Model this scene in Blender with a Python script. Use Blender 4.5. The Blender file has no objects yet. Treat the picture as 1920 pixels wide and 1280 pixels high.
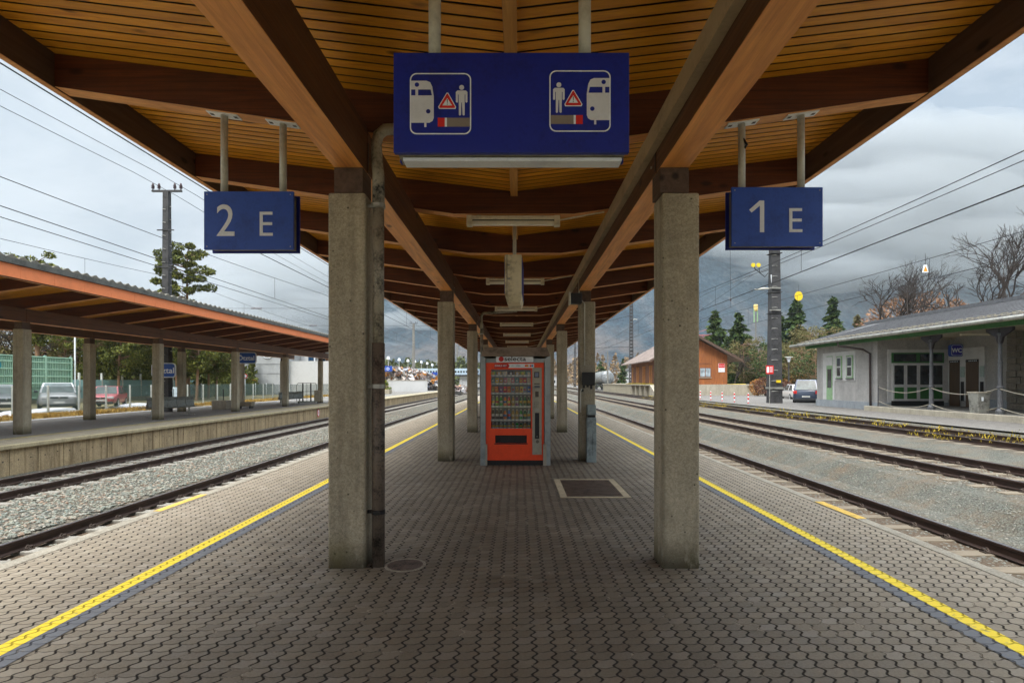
import bpy, bmesh, math, random
import numpy as np
from mathutils import Vector, Matrix, noise as mnoise
R = math.radians
PI = math.pi
sc = bpy.context.scene
C = sc.collection
rnd = random.Random(7)

# ------------------------------------------------------------------ camera, world, light, exposure
CAMZ = 1.7; FPX = 1050.0; VX = 972.0; VY = 716.0
cam_d = bpy.data.cameras.new('camera'); cam = bpy.data.objects.new('camera', cam_d); C.objects.link(cam)
cam.location = (0, 0, CAMZ); cam.rotation_euler = (R(90), 0, 0)
cam_d.sensor_width = 36; cam_d.lens = FPX/1920*36
cam_d.shift_x = -(VX-960)/1920; cam_d.shift_y = (VY-640)/1920
cam_d.clip_start = .05; cam_d.clip_end = 12000
sc.camera = cam

SUN_EL, SUN_AZ = 50, 200
w = bpy.data.worlds.new('World'); sc.world = w; w.use_nodes = True
nt = w.node_tree; nt.nodes.clear()
def wn(t, **k):
    n = nt.nodes.new(t)
    for a, b in k.items(): setattr(n, a, b)
    return n
L = nt.links.new
out = wn('ShaderNodeOutputWorld'); add = wn('ShaderNodeAddShader')
bg1 = wn('ShaderNodeBackground'); bg2 = wn('ShaderNodeBackground')
sky = wn('ShaderNodeTexSky', sky_type='NISHITA', sun_disc=False, sun_elevation=R(SUN_EL), sun_rotation=R(SUN_AZ))
L(sky.outputs[0], bg1.inputs[0]); bg1.inputs[1].default_value = .01
tc = wn('ShaderNodeTexCoord'); sep = wn('ShaderNodeSeparateXYZ'); L(tc.outputs['Generated'], sep.inputs[0])
mp = wn('ShaderNodeMapping'); mp.inputs['Scale'].default_value = (1, 1, 2.6); L(tc.outputs['Generated'], mp.inputs[0])
n1 = wn('ShaderNodeTexNoise'); n1.inputs['Scale'].default_value = 2.3; n1.inputs['Detail'].default_value = 9
n1.inputs['Roughness'].default_value = .60; n1.inputs['Distortion'].default_value = .35; L(mp.outputs[0], n1.inputs[0])
cr = wn('ShaderNodeValToRGB'); L(n1.outputs[0], cr.inputs[0])
e = cr.color_ramp.elements
e[0].position = .40; e[0].color = (.17, .205, .25, 1); e[1].position = .59; e[1].color = (.59, .60, .60, 1)
m_ = e.new(.48); m_.color = (.40, .42, .44, 1)
# the side to the west is a flat bright grey, the east darker and more broken
mr = wn('ShaderNodeMapRange'); L(sep.outputs[0], mr.inputs[0])
mr.inputs[1].default_value = -.55; mr.inputs[2].default_value = .15; mr.inputs[3].default_value = .48; mr.inputs[4].default_value = 0
mxs = wn('ShaderNodeMix', data_type='RGBA'); L(mr.outputs[0], mxs.inputs['Factor']); L(cr.outputs[0], mxs.inputs['A'])
mxs.inputs['B'].default_value = (.56, .56, .55, 1)
# overcast: the zenith is brighter than the horizon
mz = wn('ShaderNodeMapRange'); L(sep.outputs[2], mz.inputs[0])
mz.inputs[1].default_value = .50; mz.inputs[2].default_value = 1; mz.inputs[3].default_value = 1; mz.inputs[4].default_value = 13
mlt = wn('ShaderNodeVectorMath', operation='SCALE'); L(mxs.outputs['Result'], mlt.inputs[0]); L(mz.outputs[0], mlt.inputs['Scale'])
L(mlt.outputs[0], bg2.inputs[0]); bg2.inputs[1].default_value = .37
L(bg1.outputs[0], add.inputs[0]); L(bg2.outputs[0], add.inputs[1]); L(add.outputs[0], out.inputs[0])

sun_d = bpy.data.lights.new('sun', 'SUN'); sun = bpy.data.objects.new('sun', sun_d); C.objects.link(sun)
sun_d.energy = 1.1; sun_d.angle = R(20); sun_d.color = (1, .96, .9)
sun.rotation_euler = (R(90-SUN_EL), 0, R(180-SUN_AZ)); sun.location = (0, 0, 30)

sc.view_settings.view_transform = 'Standard'; sc.view_settings.look = 'None'
sc.view_settings.exposure = 1.45; sc.view_settings.gamma = 1; sc.view_settings.use_curve_mapping = False
cy = sc.cycles
cy.max_bounces = 8; cy.diffuse_bounces = 5; cy.glossy_bounces = 3; cy.transmission_bounces = 4; cy.transparent_max_bounces = 12
cy.volume_bounces = 4; cy.use_denoising = True; cy.sample_clamp_indirect = 6
cy.use_adaptive_sampling = True; cy.adaptive_threshold = .015
cy.caustics_reflective = False; cy.caustics_refractive = False

# ------------------------------------------------------------------ materials
class NB:
    def __init__(s, name):
        s.m = bpy.data.materials.new(name); s.m.use_nodes = True
        s.t = s.m.node_tree; s.b = s.t.nodes['Principled BSDF']
        s._p = None; s._o = None
    def n(s, ty, ins=None, **k):
        n = s.t.nodes.new(ty)
        for a, b in k.items(): setattr(n, a, b)
        for a, b in (ins or {}).items():
            if isinstance(b, bpy.types.NodeSocket): s.t.links.new(b, n.inputs[a])
            else: n.inputs[a].default_value = b
        return n
    def pos(s):
        if not s._p: s._p = s.n('ShaderNodeNewGeometry').outputs['Position']
        return s._p
    def obj(s):
        if not s._o: s._o = s.n('ShaderNodeTexCoord').outputs['Object']
        return s._o
    def mp(s, v, sc_=(1, 1, 1), loc=(0, 0, 0)):
        return s.n('ShaderNodeMapping', {0: v, 'Scale': sc_, 'Location': loc}).outputs[0]
    def noise(s, v, scale, det=4, rough=.55, dist=0):
        return s.n('ShaderNodeTexNoise', {'Vector': v, 'Scale': scale, 'Detail': det, 'Roughness': rough, 'Distortion': dist}).outputs[0]
    def vor(s, v, scale, feat='F1', out='Distance', rand=1):
        return s.n('ShaderNodeTexVoronoi', {'Vector': v, 'Scale': scale, 'Randomness': rand}, feature=feat).outputs[out]
    def ramp(s, f, pts):
        r = s.n('ShaderNodeValToRGB', {0: f}); e = r.color_ramp.elements
        while len(e) < len(pts): e.new(.5)
        for el, (p, c) in zip(e, sorted(pts, key=lambda q: q[0])):
            el.position = p; el.color = (c, c, c, 1) if not hasattr(c, '__len__') else (*c, 1)
        return r.outputs[0]
    def ma(s, op, a, b=0, c=0, clamp=False):
        n = s.n('ShaderNodeMath', operation=op, use_clamp=clamp)
        for i, x in enumerate((a, b, c)):
            if isinstance(x, bpy.types.NodeSocket): s.t.links.new(x, n.inputs[i])
            else: n.inputs[i].default_value = x
        return n.outputs[0]
    def mix(s, f, a, b, bt='MIX'):
        n = s.n('ShaderNodeMix', data_type='RGBA', blend_type=bt)
        for k, x in (('Factor', f), ('A', a), ('B', b)):
            i = n.inputs[k] if k == 'Factor' else [q for q in n.inputs if q.name == k and q.type == 'RGBA'][0]
            if isinstance(x, bpy.types.NodeSocket): s.t.links.new(x, i)
            else: i.default_value = x if k == 'Factor' else (*x, 1)
        return [q for q in n.outputs if q.type == 'RGBA'][0]
    def sep(s, v):
        return s.n('ShaderNodeSeparateXYZ', {0: v}).outputs
    def comb(s, x, y, z):
        n = s.n('ShaderNodeCombineXYZ')
        for i, q in enumerate((x, y, z)):
            if isinstance(q, bpy.types.NodeSocket): s.t.links.new(q, n.inputs[i])
            else: n.inputs[i].default_value = q
        return n.outputs[0]
    def white(s, v):
        return s.n('ShaderNodeTexWhiteNoise', {'Vector': v}, noise_dimensions='3D').outputs[0]
    def fin(s, col=None, rough=None, metal=None, h=None, bs=.3, bd=.01, spec=None, nrm=None):
        b = s.b
        def put(k, x):
            if x is None: return
            if isinstance(x, bpy.types.NodeSocket): s.t.links.new(x, b.inputs[k])
            elif hasattr(x, '__len__'): b.inputs[k].default_value = (*x, 1)
            else: b.inputs[k].default_value = x
        put('Base Color', col); put('Roughness', rough); put('Metallic', metal); put('Specular IOR Level', spec)
        if h is not None:
            bp = s.n('ShaderNodeBump', {'Height': h, 'Strength': bs, 'Distance': bd})
            s.t.links.new(bp.outputs[0], b.inputs['Normal'])
        return s.m

def paint(name, c, rough=.45, metal=0, dirt=.12, sc_=3, bump=.02, spec=None, dc=None):
    b = NB(name); v = b.obj()
    f = b.noise(v, sc_, 8, .65)
    f2 = b.noise(v, sc_*9, 4, .6)
    g = b.ma('ADD', b.ma('MULTIPLY', f, .7), b.ma('MULTIPLY', f2, .3))
    dark = dc or tuple(x*(1-dirt*2.6) for x in c)
    col = b.ramp(g, [(.36, tuple(max(0, x) for x in dark)), (.52, c), (.7, tuple(min(1, x*(1+dirt*.6)) for x in c))])
    ro = b.ramp(g, [(.3, min(1, rough+.15)), (.7, rough)])
    return b.fin(col, ro, metal, h=b.noise(v, sc_*30, 3), bs=bump*5, bd=.002, spec=spec)

def wood(name, light, dark, axis='X', rough=.55, board=0, lam=0, boardaxis='Y', knots=True, vary=.25, dirt=.0, bs=.25, dirtc=(.03, .025, .02)):
    b = NB(name); v = b.pos()
    s = {'X': (.35, 6, 6), 'Y': (6, .35, 6), 'Z': (6, 6, .35)}[axis]
    if board:
        q = b.sep(v)['XYZ'.index(boardaxis)]
        idn = b.ma('FLOOR', b.ma('DIVIDE', q, board))
        rv = b.white(b.comb(idn, b.ma('FLOOR', b.ma('MULTIPLY', b.sep(v)['XYZ'.index(axis)], .16)), 3.3))
        v = b.n('ShaderNodeVectorMath', {0: v, 1: b.comb(b.ma('MULTIPLY', rv, 31), b.ma('MULTIPLY', rv, 17), b.ma('MULTIPLY', rv, 23))}, operation='ADD').outputs[0]
    g1 = b.noise(b.mp(v, s), 2.4, 8, .62, .9)
    g2 = b.noise(b.mp(v, tuple(x*5 if x > 1 else x for x in s)), 3, 5, .7, .2)
    g = b.ma('ADD', b.ma('MULTIPLY', g1, .65), b.ma('MULTIPLY', g2, .35))
    mid = tuple((a+c)/2 for a, c in zip(light, dark))
    col = b.ramp(g, [(.33, dark), (.48, mid), (.64, light)])
    if knots:
        ks = tuple(x*.55 if x > 1 else x*4.2 for x in s)
        k = b.vor(b.mp(v, tuple(x*.9 for x in ks)), 1.0)
        kf = b.ramp(b.ma('ADD', k, b.ma('MULTIPLY', g2, .08)), [(.10, .9), (.17, 0)])
        col = b.mix(kf, col, tuple(x*.28 for x in dark))
    if board:
        col = b.mix(b.ma('MULTIPLY', rv, vary), col, tuple(x*.45 for x in mid))
        col = b.mix(b.ma('MULTIPLY', b.ma('POWER', rv, 4), .35), col, light)
    if lam:
        lz = b.ma('FRACT', b.ma('DIVIDE', b.sep(b.pos())[2], lam)); lid = b.white(b.comb(b.ma('FLOOR', b.ma('DIVIDE', b.sep(b.pos())[2], lam)), 2.2, 5.1))
        col = b.mix(b.ma('MULTIPLY', lid, .30), col, tuple(x*.5 for x in mid)); col = b.mix(b.ma('MULTIPLY', b.ma('LESS_THAN', lz, .07), .6), col, tuple(x*.3 for x in dark))
    if dirt:
        d = b.noise(b.pos(), .9, 6, .7)
        col = b.mix(b.ma('MULTIPLY', b.ramp(d, [(.42, 0), (.68, 1)]), dirt), col, dirtc)
    return b.fin(col, b.ramp(g2, [(.3, rough-.1), (.7, rough+.15)]), h=g, bs=bs, bd=.004)

def concrete(name, c=(.36, .335, .28), sc_=1.0, stain=.5, pits=True, dark=(.14, .125, .09), bs=.5, moss=False):
    b = NB(name); v = b.pos()
    big = b.noise(b.mp(v, (1.6, 1.6, .45)), 1.6*sc_, 8, .65)
    fine = b.noise(v, 34*sc_, 6, .7)
    g = b.ma('ADD', b.ma('MULTIPLY', big, .55), b.ma('MULTIPLY', fine, .45))
    col = b.ramp(g, [(.34, tuple(x*(1-stain*.8) for x in c)), (.5, c), (.64, tuple(min(1, x*1.35) for x in c))])
    # exposed grit
    gr = b.vor(v, 95*sc_, out='Color'); gv = b.sep(gr)[0]
    col = b.mix(.22, col, b.ramp(gv, [(.2, (.10, .085, .06)), (.55, c), (.95, (.60, .56, .46))]))
    pt = b.noise(v, 5*sc_, 5, .6); col = b.mix(b.ma('MULTIPLY', b.ramp(pt, [(.5, 0), (.7, 1)]), .35), col, tuple(x*.5 for x in c))
    h = b.ma('ADD', b.ma('MULTIPLY', fine, .6), b.ma('MULTIPLY', b.vor(v, 95*sc_), -.3))
    if pits:
        p = b.vor(v, 11*sc_); pf = b.ramp(p, [(.07, 1), (.13, 0)])
        sel = b.ramp(b.noise(v, 3.1, 2), [(.5, 0), (.56, 1)])
        pf = b.ma('MULTIPLY', pf, sel)
        col = b.mix(b.ma('MULTIPLY', pf, .85), col, (.035, .03, .022)); h = b.ma('SUBTRACT', h, pf)
    st = b.noise(b.mp(v, (5, 5, .25)), 1.3, 5, .6)
    col = b.mix(b.ma('MULTIPLY', b.ramp(st, [(.5, 0), (.72, 1)]), stain), col, dark)
    if moss:
        z = b.sep(v)[2]
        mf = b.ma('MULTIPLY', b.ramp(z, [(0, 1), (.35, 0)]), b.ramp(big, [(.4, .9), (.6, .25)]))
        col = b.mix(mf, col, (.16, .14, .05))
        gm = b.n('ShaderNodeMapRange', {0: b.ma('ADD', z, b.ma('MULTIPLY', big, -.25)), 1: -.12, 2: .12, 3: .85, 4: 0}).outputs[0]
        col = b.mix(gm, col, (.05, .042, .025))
        ch = b.noise(b.mp(v, (1, 1, .5), (3, 1, 2)), 4.5, 6, .7); col = b.mix(b.ma('MULTIPLY', b.ramp(ch, [(.58, 0), (.68, 1)]), .4), col, (.50, .46, .37))
    return b.fin(col, .88, h=h, bs=bs, bd=.006, spec=.3)

def glass(name, tint=(.05, .06, .065), rough=.06, spec=.6):
    b = NB(name)
    f = b.noise(b.obj(), 2.0, 3)
    return b.fin(b.ramp(f, [(.35, tuple(x*.6 for x in tint)), (.65, tuple(x*1.5 for x in tint))]), rough, spec=spec)

def foliage(name, dark, mid, light, sc_=1.3):
    b = NB(name); v = b.pos()
    f = b.ma('ADD', b.ma('MULTIPLY', b.noise(v, sc_, 4, .6), .55), b.ma('MULTIPLY', b.white(b.n('ShaderNodeVectorMath', {0: b.mp(v, (9, 9, 9))}, operation='FLOOR').outputs[0]), .4))
    col = b.ramp(f, [(.3, dark), (.5, mid), (.72, light)])
    b.fin(col, .75, spec=.25)
    return b.m

def paver(name, joints=(.022, .017, .012), tint=None, tintmix=0):
    """S shaped concrete pavers 12 x 10 cm in straight courses"""
    b = NB(name); v = b.pos(); x, y, z = b.sep(v)[0], b.sep(v)[1], b.sep(v)[2]
    u = b.ma('DIVIDE', x, .121); t = b.ma('DIVIDE', y, .101)
    u2 = b.ma('ADD', u, b.ma('MULTIPLY', b.ma('SINE', b.ma('MULTIPLY', t, 2*PI)), .125))
    t2 = b.ma('ADD', t, b.ma('MULTIPLY', b.ma('SINE', b.ma('MULTIPLY', u2, 2*PI)), .065))
    wob = b.noise(v, 1.2, 3)
    u2 = b.ma('ADD', u2, b.ma('MULTIPLY', wob, .35)); 
    fu, ft = b.ma('FLOOR', u2), b.ma('FLOOR', t2)
    du = b.ma('ABSOLUTE', b.ma('SUBTRACT', b.ma('SUBTRACT', u2, fu), .5)); dt = b.ma('ABSOLUTE', b.ma('SUBTRACT', b.ma('SUBTRACT', t2, ft), .5))
    ju = b.ramp(du, [(.41, 0), (.46, 1)]); jt = b.ramp(dt, [(.445, 0), (.495, 1)])
    j = b.ma('MAXIMUM', ju, b.ma('MULTIPLY', jt, .85))
    rv = b.white(b.comb(fu, ft, 1.7)); rv2 = b.white(b.comb(fu, ft, 9.1))
    big = b.noise(v, .45, 6, .62); fine = b.noise(v, 60, 5, .7); med = b.noise(v, 5, 5, .6)
    base = b.ramp(b.ma('ADD', b.ma('MULTIPLY', big, .6), b.ma('MULTIPLY', med, .4)), [(.34, (.16, .135, .092)), (.5, (.265, .228, .165)), (.66, (.38, .33, .25))])
    base = b.mix(b.ma('MULTIPLY', rv, .62), base, (.095, .078, .058))
    st_ = b.noise(b.mp(v, (1, .6, 1), (3, 7, 0)), 1.9, 7, .7)
    base = b.mix(b.ma('MULTIPLY', b.ramp(st_, [(.52, 0), (.66, 1)]), .45), base, (.09, .07, .05))
    base = b.mix(b.ma('MULTIPLY', b.ma('POWER', rv2, 5), .4), base, (.43, .40, .35))
    base = b.mix(.35, base, b.ramp(fine, [(.3, (.09, .075, .055)), (.7, (.36, .31, .245))]))
    base = b.mix(b.ma('MULTIPLY', b.ramp(b.ma('ABSOLUTE', x), [(2.2, 0), (4.2, 1)] if 0 else [(0, 0), (1, 0)]), 0), base, (.5, .42, .31))
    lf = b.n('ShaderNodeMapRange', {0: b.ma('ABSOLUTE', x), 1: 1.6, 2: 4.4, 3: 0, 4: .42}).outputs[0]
    base = b.mix(b.ma('MULTIPLY', lf, b.ramp(med, [(.3, 1), (.7, .6)])), base, (.48, .40, .29))  # paler towards the edges: the daylight beyond the roof put into the colour
    # walked-on grime in an uneven worn patch, plus the roof's shade put into the colour
    gr = b.ma('MULTIPLY', b.n('ShaderNodeMapRange', {0: b.ma('ABSOLUTE', b.ma('ADD', x, b.ma('MULTIPLY', b.ma('SUBTRACT', med, .5), 1.2))), 1: .5, 2: 2.5, 3: 1, 4: 0}).outputs[0], b.ramp(big, [(.3, .75), (.7, .35)]))
    base = b.mix(b.ma('MULTIPLY', gr, .8), base, (.082, .058, .034))
    if tint:
        wear = b.ramp(b.noise(v, 14, 6, .7), [(.34, tintmix*.45), (.43, tintmix)])
        base = b.mix(wear, base, tint)
    # gum and grit flecks, sand in the joints
    sp = b.ramp(b.vor(v, 3.1), [(.022, 1), (.032, 0)])
    base = b.mix(b.ma('MULTIPLY', sp, .8), base, (.46, .43, .37))
    gum = b.ramp(b.vor(b.mp(v, (1, 1, 1), (5, 2, 0)), 2.3), [(.035, 1), (.05, 0)]); base = b.mix(b.ma('MULTIPLY', gum, .6), base, (.05, .045, .04))
    jc = b.mix(b.ramp(b.noise(v, 3.2, 5, .7), [(.56, 0), (.64, 1)]), joints, (.30, .26, .20))
    if tint: jc = b.mix(.3, jc, tint)
    col = b.mix(j, base, jc)
    h = b.ma('SUBTRACT', b.ma('ADD', b.ma('MULTIPLY', fine, .10), b.ma('MULTIPLY', rv2, .10)), j)
    return b.fin(col, b.mix(j, b.ma('SUBTRACT', b.ramp(med, [(.35, .55), (.65, .8)]), b.ma('MULTIPLY', gr, .2)), (.95,)*3), h=h, bs=.8, bd=.008, spec=.35)

def ballast(name, sc_=22, cols=None, dust=.0, rust=0):
    cols = cols or [(.06, (.06, .058, .045)), (.3, (.12, .13, .105)), (.5, (.175, .165, .13)), (.68, (.09, .115, .10)), (.84, (.23, .215, .175)), (.97, (.24, .12, .06))]
    b = NB(name); v = b.pos()
    vz = b.mp(v, (1, 1, .6))
    cv = b.sep(b.vor(vz, sc_, out='Color'))[0]; d = b.vor(vz, sc_)
    cv2 = b.sep(b.vor(vz, sc_*2.1, out='Color'))[1]
    col = b.ramp(b.ma('ADD', b.ma('MULTIPLY', cv, .75), b.ma('MULTIPLY', cv2, .25)), cols)
    col = b.mix(b.ramp(d, [(.38, 0), (.75, .85)]), col, (.03, .028, .024))
    if dust: col = b.mix(b.ma('MULTIPLY', b.ramp(b.noise(v, .8, 6, .65), [(.4, .35), (.65, 1)]), dust), col, (.30, .28, .24))
    if rust: col = b.mix(b.ma('MULTIPLY', b.ramp(b.noise(v, 1.7, 6, .7), [(.45, 0), (.7, 1)]), rust), col, (.20, .115, .055))
    px_ = b.sep(v)[0]; nz = b.ma('MULTIPLY', b.ma('SUBTRACT', b.noise(v, 1.1, 5, .7), .5), 1.6)
    for c_ in (-11.75, -6.625, 5.975, 9.85, 13.95):
        f_ = b.n('ShaderNodeMapRange', {0: b.ma('ADD', b.ma('ABSOLUTE', b.ma('SUBTRACT', px_, c_)), nz), 1: .75, 2: 1.5, 3: .62, 4: 0}).outputs[0]
        col = b.mix(f_, col, (.105, .062, .034), 'MIX') if c_ != 0 else col
    h = b.ma('SUBTRACT', b.ma('MULTIPLY', cv2, .3), d)
    return b.fin(col, .85, h=h, bs=1, bd=.6/sc_, spec=.3)
# ------------------------------------------------------------------ mesh helpers
class MB:
    def __init__(s): s.v = []; s.f = []
    def add(s, vs, fs):
        o = len(s.v); s.v += [tuple(q) for q in vs]; s.f += [tuple(i+o for i in f) for f in fs]; return s
    def box(s, x0, x1, y0, y1, z0, z1, M_=None):
        vs = [(x, y, z) for z in (z0, z1) for y in (y0, y1) for x in (x0, x1)]
        if M_ is not None: vs = [M_ @ Vector(q) for q in vs]
        return s.add(vs, [(0, 2, 3, 1), (4, 5, 7, 6), (0, 1, 5, 4), (2, 6, 7, 3), (0, 4, 6, 2), (1, 3, 7, 5)])
    def bar(s, p, q, wx, wy, up=(0, 0, 1)):
        p, q = Vector(p), Vector(q); d = (q-p); l = d.length; d.normalize()
        a = d.cross(Vector(up)); a = a.normalized() if a.length > 1e-5 else Vector((1, 0, 0)); b_ = a.cross(d)
        M_ = Matrix((a, d, b_)).transposed().to_4x4(); M_.translation = p
        return s.box(-wx/2, wx/2, 0, l, -wy/2, wy/2, M_)
    def tube(s, pts, r, n=12, caps=True, r1=None):
        pts = [Vector(q) for q in pts]; o = len(s.v); m = len(pts)
        prev = None
        for i, p in enumerate(pts):
            d = (pts[min(i+1, m-1)]-pts[max(i-1, 0)]).normalized()
            a = prev - d*prev.dot(d) if prev is not None else (d.cross(Vector((0, 0, 1))) if abs(d.z) < .95 else d.cross(Vector((1, 0, 0))))
            a.normalize(); b_ = d.cross(a); prev = a
            rr = (r[i] if hasattr(r, '__len__') else (r if r1 is None else r+(r1-r)*i/(m-1)))
            for k in range(n):
                t = 2*PI*k/n; s.v.append(tuple(p+a*math.cos(t)*rr+b_*math.sin(t)*rr))
        for i in range(m-1):
            for k in range(n):
                a0 = o+i*n+k; a1 = o+i*n+(k+1) % n
                s.f.append((a0, a1, a1+n, a0+n))
        if caps:
            s.f.append(tuple(o+k for k in range(n))[::-1]); s.f.append(tuple(o+(m-1)*n+k for k in range(n)))
        return s
    def prism(s, poly, a0, a1, axis='Y'):
        """poly: list of 2-d points, extruded along the axis"""
        def P(u, v, w_):
            return {'Y': (u, w_, v), 'X': (w_, u, v), 'Z': (u, v, w_)}[axis]
        n = len(poly)
        vs = [P(u, v, a0) for u, v in poly]+[P(u, v, a1) for u, v in poly]
        fs = [(i, (i+1) % n, (i+1) % n+n, i+n) for i in range(n)]+[tuple(range(n))[::-1], tuple(range(n, 2*n))]
        return s.add(vs, fs)
    def lathe(s, prof, c=(0, 0, 0), n=24):
        o = len(s.v)
        for r, z in prof:
            for k in range(n):
                t = 2*PI*k/n; s.v.append((c[0]+r*math.cos(t), c[1]+r*math.sin(t), c[2]+z))
        for i in range(len(prof)-1):
            for k in range(n):
                a0 = o+i*n+k; a1 = o+i*n+(k+1) % n; s.f.append((a0, a1, a1+n, a0+n))
        s.f.append(tuple(o+k for k in range(n))[::-1]); s.f.append(tuple(o+(len(prof)-1)*n+k for k in range(n)))
        return s
    def build(s, name, m, parent=None, bevel=0, smooth=False, seg=2, recalc=True, loc=None):
        me = bpy.data.meshes.new(name); me.from_pydata(s.v, [], s.f); me.update()
        if recalc and len(s.f) < 60000:
            bm = bmesh.new(); bm.from_mesh(me); bmesh.ops.recalc_face_normals(bm, faces=bm.faces); bm.to_mesh(me); bm.free()
        if smooth:
            me.polygons.foreach_set('use_smooth', [True]*len(me.polygons))
        me.materials.append(m)
        o = bpy.data.objects.new(name, me); C.objects.link(o)
        if loc is not None: o.location = loc
        if parent is not None: o.parent = parent
        if bevel:
            b = o.modifiers.new('bevel', 'BEVEL'); b.width = bevel; b.segments = seg; b.limit_method = 'ANGLE'; b.angle_limit = R(40)
        if smooth == 'auto' or (smooth and smooth != True):
            pass
        return o

def tag(o, label=None, cat=None, group=None, kind=None):
    if label: o['label'] = label
    if cat: o['category'] = cat
    if group: o['group'] = group
    if kind: o['kind'] = kind
    return o
def thing(name, label, cat, loc=(0, 0, 0), rz=0, group=None):
    o = bpy.data.objects.new(name, None); C.objects.link(o); o.location = loc; o.rotation_euler = (0, 0, rz)
    o.empty_display_size = .2
    return tag(o, label, cat, group)
def dup(root, loc, rz=0, label=None, group=None, scale=None):
    r = root.copy(); C.objects.link(r); r.location = loc; r.rotation_euler = (0, 0, rz)
    if scale: r.scale = scale if hasattr(scale, '__len__') else (scale,)*3
    if label: r['label'] = label
    if group: r['group'] = group
    for ch in list(root.children):
        c = ch.copy(); C.objects.link(c); c.parent = r
        for g in list(ch.children):
            d = g.copy(); C.objects.link(d); d.parent = c
    return r
def S(o): return tag(o, kind='structure')
def at(px, py, Y):
    return Vector(((px-VX)*Y/FPX, Y, CAMZ+(VY-py)*Y/FPX))

def text(name, body, size, m, parent, loc, rz=0, extr=.002, align='LEFT', rot=None, bold=0, sx=1):
    cu = bpy.data.curves.new(name, 'FONT'); cu.body = body; cu.size = size; cu.extrude = extr; cu.align_x = align
    cu.offset = bold; cu.resolution_u = 4
    t = bpy.data.objects.new('tmp', cu); C.objects.link(t)
    dg = bpy.context.evaluated_depsgraph_get(); me = bpy.data.meshes.new_from_object(t.evaluated_get(dg))
    bpy.data.objects.remove(t); me.name = name; me.materials.clear(); me.materials.append(m)
    o = bpy.data.objects.new(name, me); C.objects.link(o); o.parent = parent; o.location = loc
    o.rotation_euler = rot or (R(90), 0, rz); o.scale = (sx, 1, 1)
    return o

def leafmesh(name, pos, size, m, parent=None, seed=0, flat=.0, elong=1.6, loc=None, bias=None):
    """many small leaf faces at the given points"""
    rg = np.random.RandomState(seed); n = len(pos); pos = np.asarray(pos, dtype=np.float64)
    a = rg.normal(size=(n, 3))
    if bias is not None: a = a*.45+bias
    a /= np.linalg.norm(a, axis=1)[:, None]+1e-9
    b_ = rg.normal(size=(n, 3)); b_ -= (b_*a).sum(1)[:, None]*a; b_ /= np.linalg.norm(b_, axis=1)[:, None]+1e-9
    sz = size*(.55+.9*rg.rand(n))[:, None]
    v = np.stack([pos-a*sz*elong*.5, pos+b_*sz*.5, pos+a*sz*elong*.5, pos-b_*sz*.5], axis=1).reshape(-1, 3)
    me = bpy.data.meshes.new(name)
    me.vertices.add(4*n); me.vertices.foreach_set('co', v.ravel())
    me.loops.add(4*n); me.loops.foreach_set('vertex_index', np.arange(4*n, dtype=np.int32))
    me.polygons.add(n); me.polygons.foreach_set('loop_start', np.arange(0, 4*n, 4, dtype=np.int32))
    me.update(calc_edges=True); me.materials.append(m)
    o = bpy.data.objects.new(name, me); C.objects.link(o)
    if parent is not None: o.parent = parent
    if loc is not None: o.location = loc
    return o

# ------------------------------------------------------------------ material library
m_paver = paver('platform pavers'); m_paver_grey = paver('grey blue pavers', tint=(.135, .155, .19), tintmix=.8)
m_yellow = paver('yellow line paint', joints=(.22, .15, .02), tint=(.95, .72, .04), tintmix=.97)
m_col = concrete('column concrete', (.43, .385, .285), moss=True)
m_conc = concrete('concrete', (.38, .34, .25), stain=.35)
m_conc_light = concrete('pale concrete', (.40, .365, .29), stain=.25, pits=False)
m_kerb = concrete('kerb concrete', (.34, .31, .25), stain=.35, pits=False)
m_slat = wood('golden slats', (1.0, .47, .030), (.62, .20, .008), 'X', board=.13, boardaxis='Y', vary=.6, rough=.42)
m_raft = wood('dark rafter side', (.19, .048, .013), (.045, .010, .004), 'X', rough=.55, lam=.042, dirt=.45, dirtc=(.03, .012, .006))  # shade on the rafter sides partly put into this dark colour
m_raft_b = wood('lit rafter underside', (.88, .44, .16), (.50, .20, .06), 'X', rough=.6)  # light bounced up from the ground put into the lighter colour
m_beam = wood('beam side', (.19, .075, .026), (.065, .024, .009), 'Y', rough=.5, dirt=.3, lam=.042)  # darker than the underside: shade on the sides put into the colour
m_beam_b = wood('lit beam underside', (1.0, .46, .13), (.58, .21, .05), 'Y', rough=.5, dirt=.15)  # same wood as the sides, with bounced light put into the colour
m_fascia = wood('weathered fascia', (.135, .085, .06), (.055, .032, .022), 'Y', rough=.7)
m_valley = wood('valley board', (.72, .38, .10), (.44, .19, .04), 'Y', rough=.5)
m_steel = paint('galvanised steel', (.42, .42, .38), .45, .6, .25, 2.5)
m_pole = paint('off white pole', (.62, .62, .55), .45, .1, .12)
m_pipe = paint('weathered zinc pipe', (.36, .33, .26), .5, .2, .45, 5)
m_pipe_d = paint('cast iron pipe', (.17, .135, .105), .5, .1, .4, 6)
m_blue = paint('sign blue', (.006, .020, .28), .38, 0, .13, 5)
m_blue2 = paint('sign blue light', (.024, .085, .45), .35, 0, .11, 5)
m_white = paint('sign white', (.84, .89, .94), .45, 0, .06, 5)
m_picto = paint('pictogram grey white', (.72, .74, .78), .5, 0, .04, 5)
m_red = paint('sign red', (.68, .02, .015), .4, 0, .04)
m_brownpic = paint('pictogram brown', (.26, .22, .18), .5, 0, .04)
m_black = paint('black plastic', (.014, .014, .016), .4, 0, .2)
m_frame = paint('sign frame', (.30, .28, .22), .5, .2, .2)
m_cream = paint('lamp housing cream', (.84, .79, .62), .45, 0, .12)
m_tube = paint('lamp tube', (.92, .90, .80), .3, 0, .05)
m_duct = paint('beige cable duct', (.50, .40, .25), .5, 0, .1)
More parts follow.
